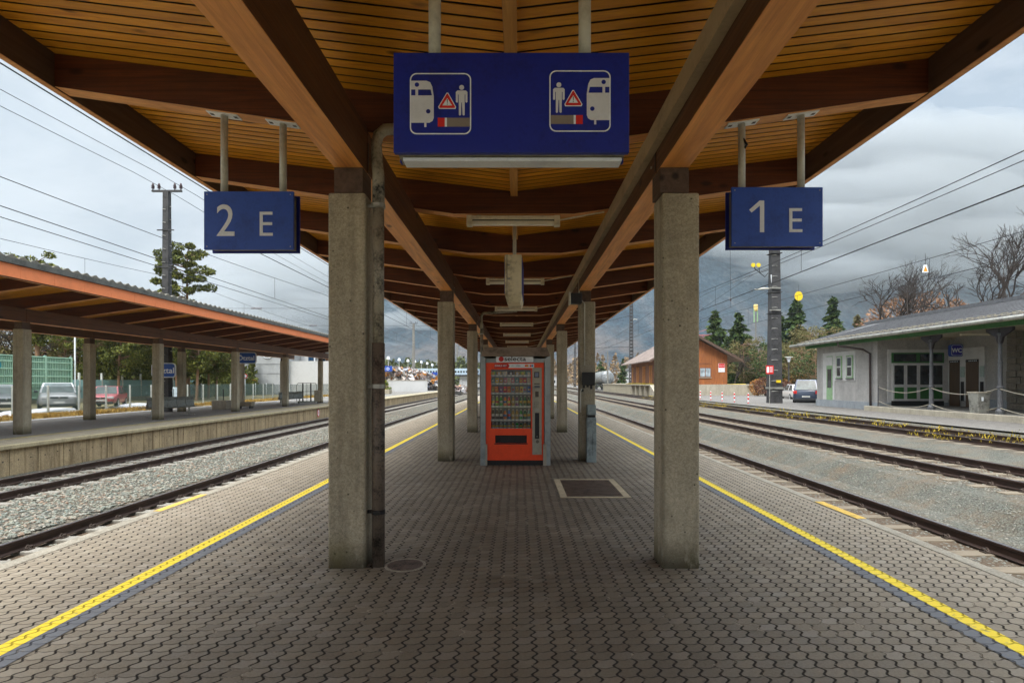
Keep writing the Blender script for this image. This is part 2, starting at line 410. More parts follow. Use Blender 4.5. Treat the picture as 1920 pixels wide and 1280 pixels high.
m_rail = NB('rail steel'); _v = m_rail.pos(); _g = m_rail.noise(m_rail.mp(_v, (8, .6, 8)), 3, 5)
m_rail = m_rail.fin(m_rail.ramp(_g, [(.35, (.028, .017, .014)), (.65, (.075, .046, .036))]), .5, .45)
m_railtop = paint('worn rail head', (.34, .33, .35), .22, .9, .15, 4)
m_sleeper = wood('weathered sleeper', (.24, .20, .145), (.09, .07, .045), 'X', rough=.85, knots=False)
m_csleeper = concrete('concrete sleeper', (.25, .235, .205), stain=.4, pits=False)
m_clip = paint('rail clip', (.10, .075, .06), .55, .5, .3, 9)
m_ballast = ballast('track ballast', 21, rust=.45)
m_ballast_r = ballast('fine gravel', 34, cols=[(.05, (.06, .06, .05)), (.35, (.085, .097, .077)), (.6, (.13, .137, .112)), (.85, (.095, .112, .095)), (.97, (.27, .25, .21))], dust=.22, rust=.38)
m_asph = concrete('asphalt', (.17, .165, .155), 1.5, stain=.25, pits=False, dark=(.10, .10, .10), bs=.3)
m_asph_l = concrete('pale asphalt', (.14, .134, .128), 1.5, stain=.45, pits=False, dark=(.14, .13, .125), bs=.2)
m_snow = paint('old snow', (.80, .82, .86), .7, 0, .1)
m_orange = NB('orange fascia panel')
m_orange = paint('orange fascia panel', (.90, .27, .10), .5, 0, .05, .8)
m_corr = concrete('corrugated roof', (.17, .165, .14), 1, stain=.5, pits=False)
m_tile = None
# ------------------------------------------------------------------ ground, platforms, tracks
def sheet(name, prof, y0, y1, m, ny=1, kind='structure'):
    b = MB(); n = len(prof)
    for j in range(ny+1):
        y = y0+(y1-y0)*j/ny
        b.v += [(x, y, z) for x, z in prof]
    for j in range(ny):
        for i in range(n-1):
            a = j*n+i; b.f.append((a, a+1, a+1+n, a+n))
    o = b.build(name, m, recalc=False); tag(o, kind=kind); return o
b_ = NB('meadow ground'); _v = b_.pos()
_g = b_.noise(_v, .35, 8, .65); _g2 = b_.noise(_v, 6, 4, .7)
m_ground = b_.fin(b_.ramp(b_.ma('ADD', b_.ma('MULTIPLY', _g, .5), b_.ma('MULTIPLY', _g2, .5)), [(.35, (.09, .09, .045)), (.5, (.19, .16, .08)), (.65, (.28, .24, .12))]), .95, h=_g2, bs=.5, bd=.05)
GP = [(-5000, -.06), (-200, -.06), (-22.6, -.06), (-22.3, -.9), (-13.8, -.9), (-4.83, -.9), (4.3, -.85), (7.9, -.8), (8.7, -.36), (10.9, -.36), (12.7, -.16), (15.2, -.16), (16, .02), (17.5, .12), (200, .12), (5000, .12)]
sheet('ground', GP, -80, 5000, m_ground, 4)
sheet('ballast_bed', [(-13.76, -.83), (-12.9, -.845), (-10.6, -.845), (-10.2, -.80), (-8.3, -.80), (-7.9, -.835), (-5.4, -.83), (-4.8, -.86)], -12, 420, m_ballast, 2)
sheet('gravel_bed', [(4.3, -.745), (5.2, -.735), (7.2, -.735), (7.7, -.68), (8.25, -.33), (8.6, -.285), (10.9, -.285), (11.6, -.22), (12.6, -.09), (15.1, -.09), (15.7, .06)], -12, 420, m_ballast_r, 2)
sheet('yard_asphalt', [(15.7, .125), (16.4, .15), (17.5, .185), (120, .19)], -12, 420, m_asph_l, 2)

# platform we stand on
S(MB().box(-4.66, 4.18, -6, 330, -.9, 0).build('platform', m_paver))
S(MB().box(-4.835, -4.672, -6, 330, -.9, .004).build('kerb_west', m_kerb, bevel=.012))
S(MB().box(4.192, 4.335, -6, 330, -.9, .004).build('kerb_east', m_kerb, bevel=.012))
def strip(name, x0, x1, y0, y1, z, m):
    return S(MB().add([(x0, y0, z), (x1, y0, z), (x1, y1, z), (x0, y1, z)], [(0, 1, 2, 3)]).build(name, m))
strip('yellow_line_west', -3.345, -3.215, -6, 330, .004, m_yellow)
strip('grey_line_west', -3.212, -3.07, -6, 330, .004, m_paver_grey)
strip('yellow_line_east', 3.135, 3.258, -6, 330, .004, m_yellow)
strip('grey_line_east', 3.0, 3.132, -6, 330, .004, m_paver_grey)
m_ypaint = paint('worn yellow paint', (.72, .47, .09), .7, 0, .2, 14)
strip('kerb_mark_west', -4.80, -4.69, 7.35, 8.45, .008, m_ypaint)
strip('kerb_mark_east', 4.20, 4.325, 6.95, 7.95, .008, m_ypaint)

# opposite platform
S(MB().box(-22.2, -13.95, -8, 330, -.9, -.004).build('platform_opposite', m_asph))
S(MB().box(-13.945, -13.72, -8, 330, -.12, 0).build('kerb_opposite', concrete('tan kerb', (.42, .36, .22), stain=.3, pits=False), bevel=.02))
strip('tan_strip_opposite', -15.2, -13.96, -8, 330, .002, concrete('tan slabs', (.33, .29, .21), stain=.4, pits=False))
strip('yellow_line_opposite', -15.31, -15.23, -8, 330, .004, paint('thin yellow line', (.72, .58, .08), .7, 0, .15, 9))
strip('white_line_opposite', -21.95, -21.85, -8, 330, .003, m_white)
strip('path_opposite', -22.19, -21.0, -8, 330, .001, m_asph_l)
m_panel = concrete('stained wall panel', (.46, .35, .20), stain=.9, pits=True, dark=(.11, .07, .03), bs=.6)
b = MB(); hb = MB()
rp = random.Random(3)
for k in range(130):
    y = -2+.905*k
    b.box(-13.95, -13.80-rp.uniform(0, .01), y+.012, y+.893, -.9, -.125)
    if k < 70:
        for q in (.22, .66):
            yy = y+q+rp.uniform(-.05, .05); zz = -.42+rp.uniform(-.06, .06)
            hb.tube([(-13.80, yy, zz), (-13.795+.004, yy, zz)], .017, 6)
S(b.build('platform_wall', m_panel)); S(hb.build('platform_wall_weep_holes', m_black))

def track(xc, zt, y0, y1, ms, label, spacing=.65, phase=0, nclip=30, sl=2.5):
    t = thing('railway_track', label, 'track', (xc, 0, zt))
    prof = [(-.075, -.16), (.075, -.16), (.075, -.148), (.012, -.13), (.009, -.045), (.034, -.034), (.036, -.012), (.03, -.002), (-.03, -.002), (-.036, -.012), (-.034, -.034), (-.009, -.045), (-.012, -.13), (-.075, -.148)]
    for s in (-1, 1):
        r = MB().prism([(x+s*.7535, z) for x, z in prof], y0, y1).build('rail', m_rail, t)
        MB().box(s*.7535-.027, s*.7535+.027, y0, y1, -.0018, .0005).build('running_surface', m_railtop, r)
    sm = MB().box(-sl/2, sl/2, -.12, .12, -.36, -.165)
    s0 = sm.build('sleeper', ms, t, bevel=.012, loc=(0, y0+phase, 0))
    cm = MB(); cm.box(-.05, .05, -.06, .06, -.166, -.150)
    cm.tube([(.03*math.cos(a)+.01, .05*math.sin(a), -.125+.02*math.cos(a*2)) for a in [i*PI/5 for i in range(11)]], .011, 6)
    cm.tube([(-.012, 0, -.16), (-.012, 0, -.095)], .016, 6)
    first = None
    n = int((y1-y0)/spacing)
    rest = MB()
    k1 = 0
    for k in range(n):
        y = y0+phase+k*spacing
        if y < 3.5: 
            if k == 0: s0.location.y = y
        if k == 0: o = s0
        elif y < 3.5 or k1 >= 100:
            rest.box(-sl/2, sl/2, y-.12, y+.12, -.36, -.165); continue
        else:
            o = s0.copy(); C.objects.link(o); o.parent = t; o.location = (0, y, 0); k1 += 1
            if k1 < nclip:
                for s in (-1, 1):
                    for q in (-1, 1):
                        if first is None:
                            first = cm.build('clip', m_clip, o, loc=(s*.7535+q*.1, 0, 0)); c = first
                        else:
                            c = first.copy(); C.objects.link(c); c.parent = o; c.location = (s*.7535+q*.1, 0, 0)
                        c.rotation_euler = (0, 0, 0 if q > 0 else PI)
    if rest.v: tag(rest.build('more_sleepers', ms, t), kind='stuff')
    return t
track(-6.625, -.62, -8, 300, m_csleeper, 'track on concrete sleepers beside the near platform, one rail showing over pale coarse stones', .62, .2)
track(-11.75, -.65, -8, 300, m_csleeper, 'track on concrete sleepers below the stained wall of the opposite platform', .62, .4)
track(5.975, -.55, -8, 300, m_sleeper, 'track on wooden sleepers beside the platform with number 1', .72, .1)
track(9.85, -.1, -8, 300, m_sleeper, 'middle track on wooden sleepers between two gravel walks', .68, .3)
track(13.95, .08, -8, 300, m_sleeper, 'rusty track with yellow weeds in front of the white toilet building', .68, .5, nclip=2)

# loose stones over the ballast near the camera
def stones(name, n, x0, x1, y0, y1, zf, r0, r1, m, seed, avoid=()):
    rg = np.random.RandomState(seed)
    ico = [(0, 0, 1), (.894, 0, .447), (.276, .851, .447), (-.724, .526, .447), (-.724, -.526, .447), (.276, -.851, .447), (.724, .526, -.447), (-.276, .851, -.447), (-.894, 0, -.447), (-.276, -.851, -.447), (.724, -.526, -.447), (0, 0, -1)]
    F = [(0, 1, 2), (0, 2, 3), (0, 3, 4), (0, 4, 5), (0, 5, 1), (1, 6, 2), (2, 7, 3), (3, 8, 4), (4, 9, 5), (5, 10, 1), (6, 7, 2), (7, 8, 3), (8, 9, 4), (9, 10, 5), (10, 6, 1), (11, 7, 6), (11, 8, 7), (11, 9, 8), (11, 10, 9), (11, 6, 10)]
    ico = np.array(ico); F = np.array(F)
    u = rg.rand(n); y = y0*(y1/y0)**u                      # denser near the viewer
    x = x0+(x1-x0)*rg.rand(n)
    keep = np.ones(n, bool)
    for a, c in avoid: keep &= ~((x > a) & (x < c))
    x, y = x[keep], y[keep]; n = len(x)
    r = r0+(r1-r0)*rg.rand(n)**1.7
    V = ico[None]*(.72+.5*rg.rand(n, 12, 1))
    V = V*np.stack([.8+.6*rg.rand(n), .8+.6*rg.rand(n), .5+.35*rg.rand(n)], 1)[:, None, :]
    th = rg.rand(n)*2*PI; c, s = np.cos(th)[:, None], np.sin(th)[:, None]
    V = np.stack([V[..., 0]*c-V[..., 1]*s, V[..., 0]*s+V[..., 1]*c, V[..., 2]], -1)*r[:, None, None]
    V[..., 0] += x[:, None]; V[..., 1] += y[:, None]; V[..., 2] += (zf(x)+r*.25)[:, None]
    fi = (F[None]+12*np.arange(n)[:, None, None]).reshape(-1)
    me = bpy.data.meshes.new(name); me.vertices.add(12*n); me.vertices.foreach_set('co', V.ravel())
    nf = 20*n; me.loops.add(3*nf); me.loops.foreach_set('vertex_index', fi.astype(np.int32))
    me.polygons.add(nf); me.polygons.foreach_set('loop_start', np.arange(0, 3*nf, 3, dtype=np.int32)); me.update(calc_edges=True)
    me.materials.append(m); o = bpy.data.objects.new(name, me); C.objects.link(o); return tag(o, kind='stuff')
def stonemat(name, cols):
    b = NB(name); v = b.pos()
    c = b.sep(b.vor(v, 13, out='Color'))[0]
    col = b.ramp(c, cols); col = b.mix(.35, col, b.ramp(b.noise(v, 70, 4, .7), [(.3, (.08, .075, .06)), (.7, (.50, .49, .44))]))
    return b.fin(col, .85, spec=.3)
m_stone = stonemat('ballast stone', [(.05, (.05, .05, .04)), (.25, (.20, .22, .17)), (.4, (.10, .14, .12)), (.55, (.28, .27, .20)), (.68, (.15, .18, .17)), (.8, (.26, .15, .08)), (.92, (.36, .36, .31)), (.99, (.26, .11, .045))])
m_stone_r = stonemat('gravel stone', [(.05, (.05, .05, .042)), (.3, (.11, .12, .10)), (.6, (.17, .17, .14)), (.85, (.13, .115, .08)), (.98, (.28, .26, .22))])
stones('ballast_stones', 30000, -13.5, -7.46, 6.5, 42, lambda x: np.where((x > -10.4) & (x < -8.1), -.80, -.85), .018, .042, m_stone, 1, [(-12.60, -12.42), (-11.10, -10.92)])
stones('ballast_stones_by_kerb', 5000, -7.28, -4.9, 5, 25, lambda x: -.86+0*x, .018, .04, m_stone, 2)
stones('gravel_stones', 34000, 4.4, 12.6, 4.2, 26, lambda x: np.interp(x, [4.3, 7.2, 7.7, 8.25, 8.6], [-.75, -.74, -.69, -.34, -.29]), .009, .026, m_stone_r, 3, [(6.64, 6.82), (9.0, 9.2), (10.5, 10.7)])

def grasstuft(name, spots, n, h, m, seed, kind='stuff', spread=.25):
    rg = np.random.RandomState(seed); P = []; B = []
    for (x, y, z, s) in spots:
        k = int(n*s); d = rg.normal(size=(k, 2))*spread*s
        hh = h*s*(.3+rg.rand(k))
        P.append(np.stack([x+d[:, 0], y+d[:, 1], z+hh*.5], 1)); B.append(np.stack([d[:, 0]*.4, d[:, 1]*.4, np.ones(k)], 1))
    P = np.concatenate(P); B = np.concatenate(B)
    o = leafmesh(name, P, h*.16, m, seed=seed, elong=4.0, bias=B*1.2)
    return tag(o, kind=kind)
m_weed = foliage('yellow weeds', (.13, .12, .02), (.36, .27, .03), (.60, .44, .05), 2)
m_dry = foliage('dry grass', (.14, .08, .02), (.33, .21, .05), (.52, .36, .10), 1.2)
m_moss = foliage('brown moss', (.10, .06, .025), (.22, .13, .05), (.28, .22, .07), 3)
rg = random.Random(5)
grasstuft('weeds', [(rg.choice((rg.uniform(12.8, 15.0), rg.uniform(14.9, 16.6))), rg.uniform(12, 60), -.02 if rg.random() < .7 else .05, rg.uniform(.3, 1.0)) for _ in range(330)], 22, .15, m_weed, 4)
grasstuft('moss_tufts', [(rg.gauss(7.15, .22), 5.8+rg.random()**1.6*30, -.74, rg.uniform(.3, .9)) for _ in range(26)]+[(rg.uniform(8.6, 11.2), rg.uniform(9, 60), -.3, rg.uniform(.3, .8)) for _ in range(60)], 40, .07, m_moss, 6)
grasstuft('dry_grass', [(rg.uniform(-25.6, -22.7), rg.uniform(20, 110), -.05, rg.uniform(.4, 1.2)) for _ in range(1300)], 60, .17, m_dry, 7, spread=.4)

# rusty cover plate in the gravel, grate and round drain cover on the platform
m_rust = paint('rusty plate', (.30, .20, .17), .6, .3, .2, 4)
p = at(1905, 985, 8.5)
o = MB().box(-.75, .75, -.55, .55, 0, .04).build('cover_plate', m_rust, bevel=.01, loc=(8.0, 8.6, -.70)); tag(o, 'flat rusty brown steel plate lying in the gravel beyond the platform 1 rail', 'cover plate'); o.rotation_euler = (0, R(-14), 0)
t = thing('floor_grate', 'dark bar grate in a pale concrete frame set in the paving before the vending machine', 'grate', (1.14, 9.0, 0))
b = MB(); x0, x1, y0, y1 = -.52, .52, -.78, .78
fx = .1
for q in ((x0, x0+fx, y0, y1), (x1-fx, x1, y0, y1), (x0+fx, x1-fx, y0, y0+.07), (x0+fx, x1-fx, y1-.07, y1)): b.box(*q, .001, .009)
b.build('frame', concrete('grate frame', (.50, .42, .28), stain=.2, pits=False), t)
b = MB()
for k in range(28):
    x = x0+fx+.012+k*(x1-x0-2*fx-.02)/28
    b.box(x, x+.014, y0+.07, y1-.07, .002, .0075)
b.build('bars', paint('grate bars', (.17, .12, .085), .6, .3, .3, 6), t)
MB().box(x0+fx, x1-fx, y0+.07, y1-.07, .0005, .0015).build('pit', m_black, t)
t = thing('drain_cover', 'round ribbed iron drain cover at the foot of the near downpipe', 'drain cover', (-1.05, 5.2, 0))
MB().lathe([(.19, .0015), (.19, .006), (.165, .007), (.165, .0015)], n=40).build('ring', m_kerb, t)
b = MB().lathe([(.163, .002), (.163, .005)], n=40)
for k in range(13):
    x = -.145+k*.024; hh = math.sqrt(max(.0005, .15**2-x*x)); b.box(x, x+.012, -hh, hh, .005, .009)
b.build('lid', paint('iron lid', (.15, .11, .09), .55, .3, .3, 8), t)

# ------------------------------------------------------------------ canopies
def zc(x): return 4.29+.12*abs(x)
def zb(x): return 3.99+.145*max(0, abs(x)-.82)
def canopy(xc, xl, xr, bx, ys, y0, y1, label, ry0, orange=0, colx=None):
    """butterfly roof: columns, two long beams, cross rafters, slatted ceiling, edge boards"""
    t = thing('platform_canopy', label, 'platform roof', (xc, 0, 0))
    lx = lambda X: X-xc
    colx = colx or bx
    c0 = None
    for y in ys:
        for X in colx:
            if c0 is None:
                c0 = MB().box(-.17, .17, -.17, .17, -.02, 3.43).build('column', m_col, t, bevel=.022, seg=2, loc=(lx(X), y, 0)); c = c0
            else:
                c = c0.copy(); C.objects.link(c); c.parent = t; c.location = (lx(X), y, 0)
        for X in bx:
            MB().box(lx(X)-.132, lx(X)+.132, y-.15, y+.15, 3.432, 3.668).build('bearing_block', m_fascia, t, bevel=.006)
    yy = [y0]+[y for y in ys if y0 < y < y1]+[y1]
    for X in bx:
        for a, c in zip(yy, yy[1:]):
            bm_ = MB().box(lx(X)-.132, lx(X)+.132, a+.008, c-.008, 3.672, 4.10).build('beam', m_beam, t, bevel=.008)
            MB().box(lx(X)-.129, lx(X)+.129, a+.010, c-.010, 3.664, 3.671).build('lit_underside', m_beam_b, bm_)  # added thin sheet that carries the painted light under the beam
            if a > 0 and xc > -5:
                for s in (-1, 1):
                    q = lx(X)+s*.1335
                    MB().box(q-.0015, q+.0015, a+.012, a+.05, 3.70, 3.97).build('joint_plate', m_black, bm_)
                    for zq in (3.78, 3.90): MB().tube([(q, a+.16, zq), (q+s*.012, a+.16, zq)], .013, 8).build('bolt', m_steel, bm_)
    xs = [lx(xl), -2.2, -.82, .82, 2.2, lx(xr)]
    prof = [(x, zb(x)) for x in xs]+[(x, zc(x)-.004) for x in (lx(xr), 0, lx(xl))]
    y = ry0; r0 = None
    while y < y1-.1:
        if y > y0+.1:
            if r0 is None:
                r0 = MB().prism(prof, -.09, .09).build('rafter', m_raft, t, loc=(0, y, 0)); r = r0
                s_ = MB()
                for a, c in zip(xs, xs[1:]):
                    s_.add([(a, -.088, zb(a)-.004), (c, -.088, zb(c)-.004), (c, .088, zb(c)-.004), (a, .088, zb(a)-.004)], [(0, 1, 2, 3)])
                s0 = s_.build('rafter_lit_underside', m_raft_b, r0)
            else:
                r = r0.copy(); C.objects.link(r); r.parent = t; r.location = (0, y, 0)
                s1 = s0.copy(); C.objects.link(s1); s1.parent = r
        y += 2.31
    b = MB(); k = 0; y = y0
    while y < y1-.05:
        for xe in (lx(xl), lx(xr)):
            s = -1 if xe < 0 else 1
            g = .104
            b.prism([(s*.04, zc(.04)), (xe, zc(xe)), (xe, zc(xe)+.004), (s*.04, zc(.04)+.004)], y, y+g)
        y += .13
    b.build('slatted_ceiling', m_slat, t, recalc=True)
    MB().box(-.05, .05, y0, y1, zc(0)-.07, zc(0)-.003).build('valley_board', m_valley, t, bevel=.004)
    # roof deck above the slats
    xL, xR = lx(xl)-.12, lx(xr)+.12
    MB().prism([(0, zc(0)+.06), (xR, zc(xR)+.06), (xR, zc(xR)+.10), (0, zc(0)+.10), (xL, zc(xL)+.10), (xL, zc(xL)+.06)], y0-.05, y1+.05).build('roof_deck', m_black, t)
    for xe, s in ((lx(xl), -1), (lx(xr), 1)):
        a, c = sorted((xe+s*.002, xe+s*.072))
        zt = zb(xe); f = MB().box(a, c, y0, y1, zt-.012, zc(xe)+.055).build('edge_board', m_fascia, t)
        MB().box(a+.003, c-.003, y0, y1, zt-.018, zt-.0125).build('edge_board_lit_face', m_raft_b, f)  # lit strip below the edge board, its light put into the colour
        a, c = sorted((xe+s*.074, xe+s*.115))
        if not orange or s < 0:
            MB().box(a, c, y0, y1, zt+.01, zc(xe)+.16).build('flashing', m_black, t)
    return t
YS = [5.28+6.93*k for k in range(-1, 7)]
canopy(-.06, -4.39, 3.88, (-1.557, 1.43), YS, -3.5, 50.0, 'near butterfly canopy on concrete columns with golden slatted ceiling over the camera', -1.54, colx=(-1.57, 1.485))
YO = [18.4+6.93*k for k in range(-2, 5)]
co = canopy(-17.85, -22.15, -13.62, (-19.4, -16.3), YO, 2, 48.2, 'opposite canopy on concrete columns with bright orange edge and corrugated roof', 4.6, orange=1)
lx = lambda X: X+17.85
zt = zb(lx(-13.62))
y = 3.9; k = 0
while y < 47.5:
    MB().box(lx(-13.62)+.075, lx(-13.62)+.10, y+.004, y+1.126, 4.50, 4.845).build('orange_panel', m_orange, co); y += 1.13
MB().box(lx(-13.62)+.075, lx(-13.62)+.16, 3.9, 48, 4.855, 5.0).build('gutter', paint('gutter dark', (.13, .135, .125), .6, .2, .2), co)
b = MB(); n = 0
yy_ = [3.9+.0925*i for i in range(478)]
xs_ = [lx(-13.47), lx(-15.5), 0]
for y in yy_:
    h = .045*math.sin(y*2*PI/.37)
    for x, z in zip(xs_, (5.06, 4.84, 4.55)): b.v.append((x, y, z+h))
    b.v.append((lx(-13.47), y, 5.0-.0))
for i in range(len(yy_)-1):
    a = 4*i
    for q, r_ in ((0, 1), (1, 2)): b.f.append((a+q, a+r_, a+4+r_, a+4+q))
    b.f.append((a+3, a, a+4, a+7))
b.build('corrugated_roof', m_corr, co)
b = MB()
for i in range(478//2): pass

# thin cable running along the east and west edge of the near canopy
for xe, lab in ((-4.60, 'black cable along the canopy edge facing the opposite canopy'), (4.06, 'black cable along the canopy edge on the toilet building side')):
    t = thing('edge_cable', lab, 'cable', (xe, 0, 4.53))
    MB().tube([(0, -3, 0), (0, 48, 0)], .007, 6).build('cable', m_black, t)
    for y in (1, 4.4, 11, 18, 25):
        s = -1 if xe < 0 else 1
        MB().tube([(0, y, 0), (-s*.1, y, .06)], .008, 6).build('cable_clip', m_black, t)

# ------------------------------------------------------------------ fittings under the canopy
def downpipe(x, y, label):
    t = thing('downpipe', label, 'drainpipe', (x, y, 0))
    a = [(0, 0, 2.2), (0, 0, 3.36)]
    MB().tube([(0, 0, 2.02), (0, 0, 3.36)], .052, 20).build('upper_pipe', m_pipe, t, smooth=True)
    MB().tube([(0, 0, 3.345), (0, 0, 3.62), (-.01, 0, 3.72), (-.02, 0, 3.9), (0, 0, 3.99), (.06, 0, 4.04), (.2, 0, 4.05), (1.2, 0, 4.12)], [.057, .055, .053, .05, .05, .052, .05, .05], 20).build('elbow', m_pipe, t, smooth=True)
    MB().tube([(0, 0, -.01), (0, 0, 2.06)], .059, 20).build('cast_iron_pipe', m_pipe_d, t, smooth=True)
    for z in (.5, 1.66, 3.33): 
        b = MB().lathe([(.063, z-.02), (.063, z+.02)], n=20); b.box(-.14, -.04, -.012, .012, z-.014, z+.014)
        b.box(-.03, .03, -.075, -.05, z-.012, z+.012); b.build('pipe_clamp', m_steel if z > 1 else m_black, t)
downpipe(-1.30, 5.20, 'tall grey downpipe beside the front column left of the big blue sign')
downpipe(-1.25, 5.28+6.93*2-.08, 'dark downpipe behind the upper corner of the vending machine')

# lamps: one below every second rafter
lt = None
labs = ['nearest and widest tube lamp below the big blue sign', 'second tube lamp, half hidden behind the hanging box', 'third tube lamp behind the bottom of the hanging box', 'fourth tube lamp from the big blue sign', 'fifth tube lamp from the big blue sign', 'sixth tube lamp from the big blue sign', 'seventh tube lamp, just above the vending machine roof']
for k in range(9):
    y = 7.70+4.62*k
    lab = labs[k] if k < 7 else 'far tube lamp under the canopy beyond the vending machine'
    if lt is None:
        lt = thing('tube_lamp', lab, 'lamp', (-.07, y, 3.985), 0, 'tube lamps in a row under the near canopy')
        MB().box(-.60, .60, -.05, .05, -.062, -.012).build('housing', m_cream, lt, bevel=.004)
        MB().box(-.56, .56, -.035, .035, -.135, -.075).build('diffuser', m_tube, lt, bevel=.012)
        MB().box(-.56, .56, -.028, .028, -.075, -.062).build('seam', m_black, lt)
        for s in (-1, 1):
            MB().box(s*.60-.04, s*.60+.04, -.055, .055, -.145, -.005).build('end_cap', m_cream, lt, bevel=.006)
        MB().tube([(.64, 0, -.06), (1.02, 0, .01), (1.25, 0, .05)], .011, 6).build('wire', m_cream, lt)
        MB().box(-.5, -.44, -.03, .03, -.013, .01).build('bracket', m_steel, lt); 
    else: dup(lt, (-.07, y, 3.985), 0, lab)

t = thing('cable_duct', 'long beige cable duct fixed high on the inner side of the right-hand beam', 'cable duct', (1.265, 0, 3.86))
MB().box(-.032, .028, -3, 49.5, .10, .20).build('duct', m_duct, t)
MB().box(-.045, .028, -3, 49.5, 0, .095).build('duct_lid', m_duct, t)

# hanging double sided display box seen from its end
t = thing('hanging_display', 'weathered cream box hanging on a pole below the ceiling between the tube lamps', 'hanging sign', (-.06, 8.85, 2.9), R(-1.8))
body = [(-.125, .13), (-.085, 0), (.085, 0), (.125, .13), (.125, .68), (-.125, .68)]
m_wbox = paint('weathered cream box', (.80, .72, .52), .55, .0, .22, 2.2, dc=(.30, .24, .14))
MB().prism([(-.125, .10), (.125, .10), (.125, .69), (-.125, .69)], -.55, .55).build('box', m_wbox, t, bevel=.01)
bb = MB(); 
bb.add([(-.125, -.55, .10), (.125, -.55, .10), (.125, .55, .10), (-.125, .55, .10), (-.10, -.42, 0), (.10, -.42, 0), (.10, .42, 0), (-.10, .42, 0)], [(0, 1, 5, 4), (1, 2, 6, 5), (2, 3, 7, 6), (3, 0, 4, 7), (4, 5, 6, 7)])
bb.build('lower_box', m_wbox, t)
for s in (-1, 1): MB().box(min(s*.127, s*.133), max(s*.127, s*.133), -.50, .50, .12, .66).build('display_face', m_blue, t)
MB().tube([(0, 0, .69), (0, 0, 1.34)], .028, 12).build('pole', m_pole, t, smooth=True)
for z in (.32, .52): MB().box(-.085, -.045, -.57, -.549, z, z+.02).build('latch', m_steel, t)
MB().box(-.095, -.089, -.553, -.549, .1, .69).build('door_seam', m_black, t)

# platform number signs
def poles(t, pts, z0, z1, y, slope):
    for x in pts:
        MB().tube([(x, y, z0), (x, y, z1(x))], .033, 16).build('pole', m_pole, t, smooth=True)
        zz = z1(x); M_ = Matrix.Translation((x, y, zz)) @ Matrix.Rotation(slope, 4, 'Y')
        p_ = MB().box(-.15, .15, -.055, .055, -.008, .004, M_).build('mounting_plate', m_white, t)
        for s in (-1, 1): MB().box(s*.115-.018, s*.115+.018, -.02, .02, -.0095, -.0085, M_).build('plate_bolt', m_black, p_)
def number_sign(x0, x1, zlo, zhi, num, pz, off, lab, px_):
    xm = (x0+x1)/2; wd = x1-x0; hd = zhi-zlo
    t = thing('platform_sign', lab, 'sign', (xm, 5.39, zlo))
    MB().box(-wd/2, wd/2, -.085, -.06, 0, hd).build('front_panel', m_blue2 if off < 0 else m_blue2, t, bevel=.004)
    MB().box(-wd/2+.03, wd/2-.03, -.06, .06, .02, hd-.02).build('frame', m_frame, t)
    MB().box(-wd/2, wd/2, .06, .085, 0, hd).build('rear_panel', m_blue, t, bevel=.004)
    if num == '1':
        ox, oz, hh = -wd/2+.165, hd*.235, .30
        MB().prism([(ox+q[0]*hh, oz+q[1]*hh) for q in ((.34, 0), (.34, .84), (.08, .62), (0, .71), (.33, 1), (.475, 1), (.475, 0))], -.0885, -.0855).build('number', m_white, t)
    else: text('number', num, .43, m_white, t, (-wd/2+.11 if num == '2' else -wd/2+.15, -.0865, hd*.235), bold=.001, sx=.9)
    text('letter', 'E', .335, m_white, t, (wd/2-.345, -.0865, hd*.235), bold=-.001, sx=.95)
    for sx_ in (-1, 1):
        for zq in (.03, hd-.03): MB().tube([(sx_*(wd/2-.03), -.0853, zq), (sx_*(wd/2-.03), -.0885, zq)], .006, 8).build('screw', m_steel, t)
    poles(t, [q-xm for q in px_], hd-.005, lambda x: zb(x+xm+.06)-zlo-.006, 0, -R(8.2) if xm > 0 else R(8.2))
    return t
number_sign(-2.98, -2.13, 2.953, 3.505, '2', 0, 1, 'blue platform 2 sign on two poles just left of the downpipe column', (-2.83, -2.264))
t = number_sign(2.02, 2.885, 2.985, 3.545, '1', 0, -1, 'lighter blue platform 1 sign on two poles in front of the large grey mast', (2.15, 2.72))
MB().tube([(-.30, -.02, 1.28), (-.30, -.02, 1.05), (-.27, -.04, .98), (-.30, 0, .93)], .012, 8).build('supply_cable', m_black, t)

# big blue warning sign
YB = 3.08
t = thing('warning_sign', 'big dark blue sign with two train and person pictograms above the platform', 'sign', (0, YB, 0))
p0 = at(740, 103, 2.99); p1 = at(1172, 94, 2.99); q0 = at(742, 291, 2.99); q1 = at(1178, 283, 2.99)
zb_, zt_ = q0.z-.0, p0.z
W0, W1 = -.665, .590
MB().box(W0, W1, -.10, -.065, 2.92, 3.452).build('front_panel', m_blue, t, bevel=.004)
MB().box(W0, W1, .065, .10, 2.93, 3.452).build('rear_panel', m_blue, t, bevel=.004)
MB().box(W0+.02, W1-.02, -.063, .063, 2.918, 3.43).build('frame', m_frame, t)
MB().box(W0+.04, W1-.03, -.05, .05, 2.895, 2.915).build('light_trough', m_white, t, bevel=.004)
for x in (-.46, .365):
    MB().tube([(x, 0, 3.42), (x, 0, 4.05)], .034, 16).build('pole', m_pole, t, smooth=True)
    MB().box(x-.15, x+.15, -.055, .055, 3.985, 3.992).build('mounting_plate', m_white, t)
    MB().tube([(x, -.034, 3.475), (x, -.040, 3.475)], .011, 8).build('pole_screw', m_frame, t)
def rrect(x0, x1, z0, z1, r, n=6):
    P = []
    for cx, cz, a in ((x1-r, z1-r, 0), (x0+r, z1-r, 90), (x0+r, z0+r, 180), (x1-r, z0+r, 270)):
        for k in range(n+1):
            t_ = R(a+90*k/n); P.append((cx+r*math.cos(t_), cz+r*math.sin(t_)))
    return P
def disc(cx, cz, r, n=24): return [(cx+r*math.cos(2*PI*k/n), cz+r*math.sin(2*PI*k/n)) for k in range(n)]
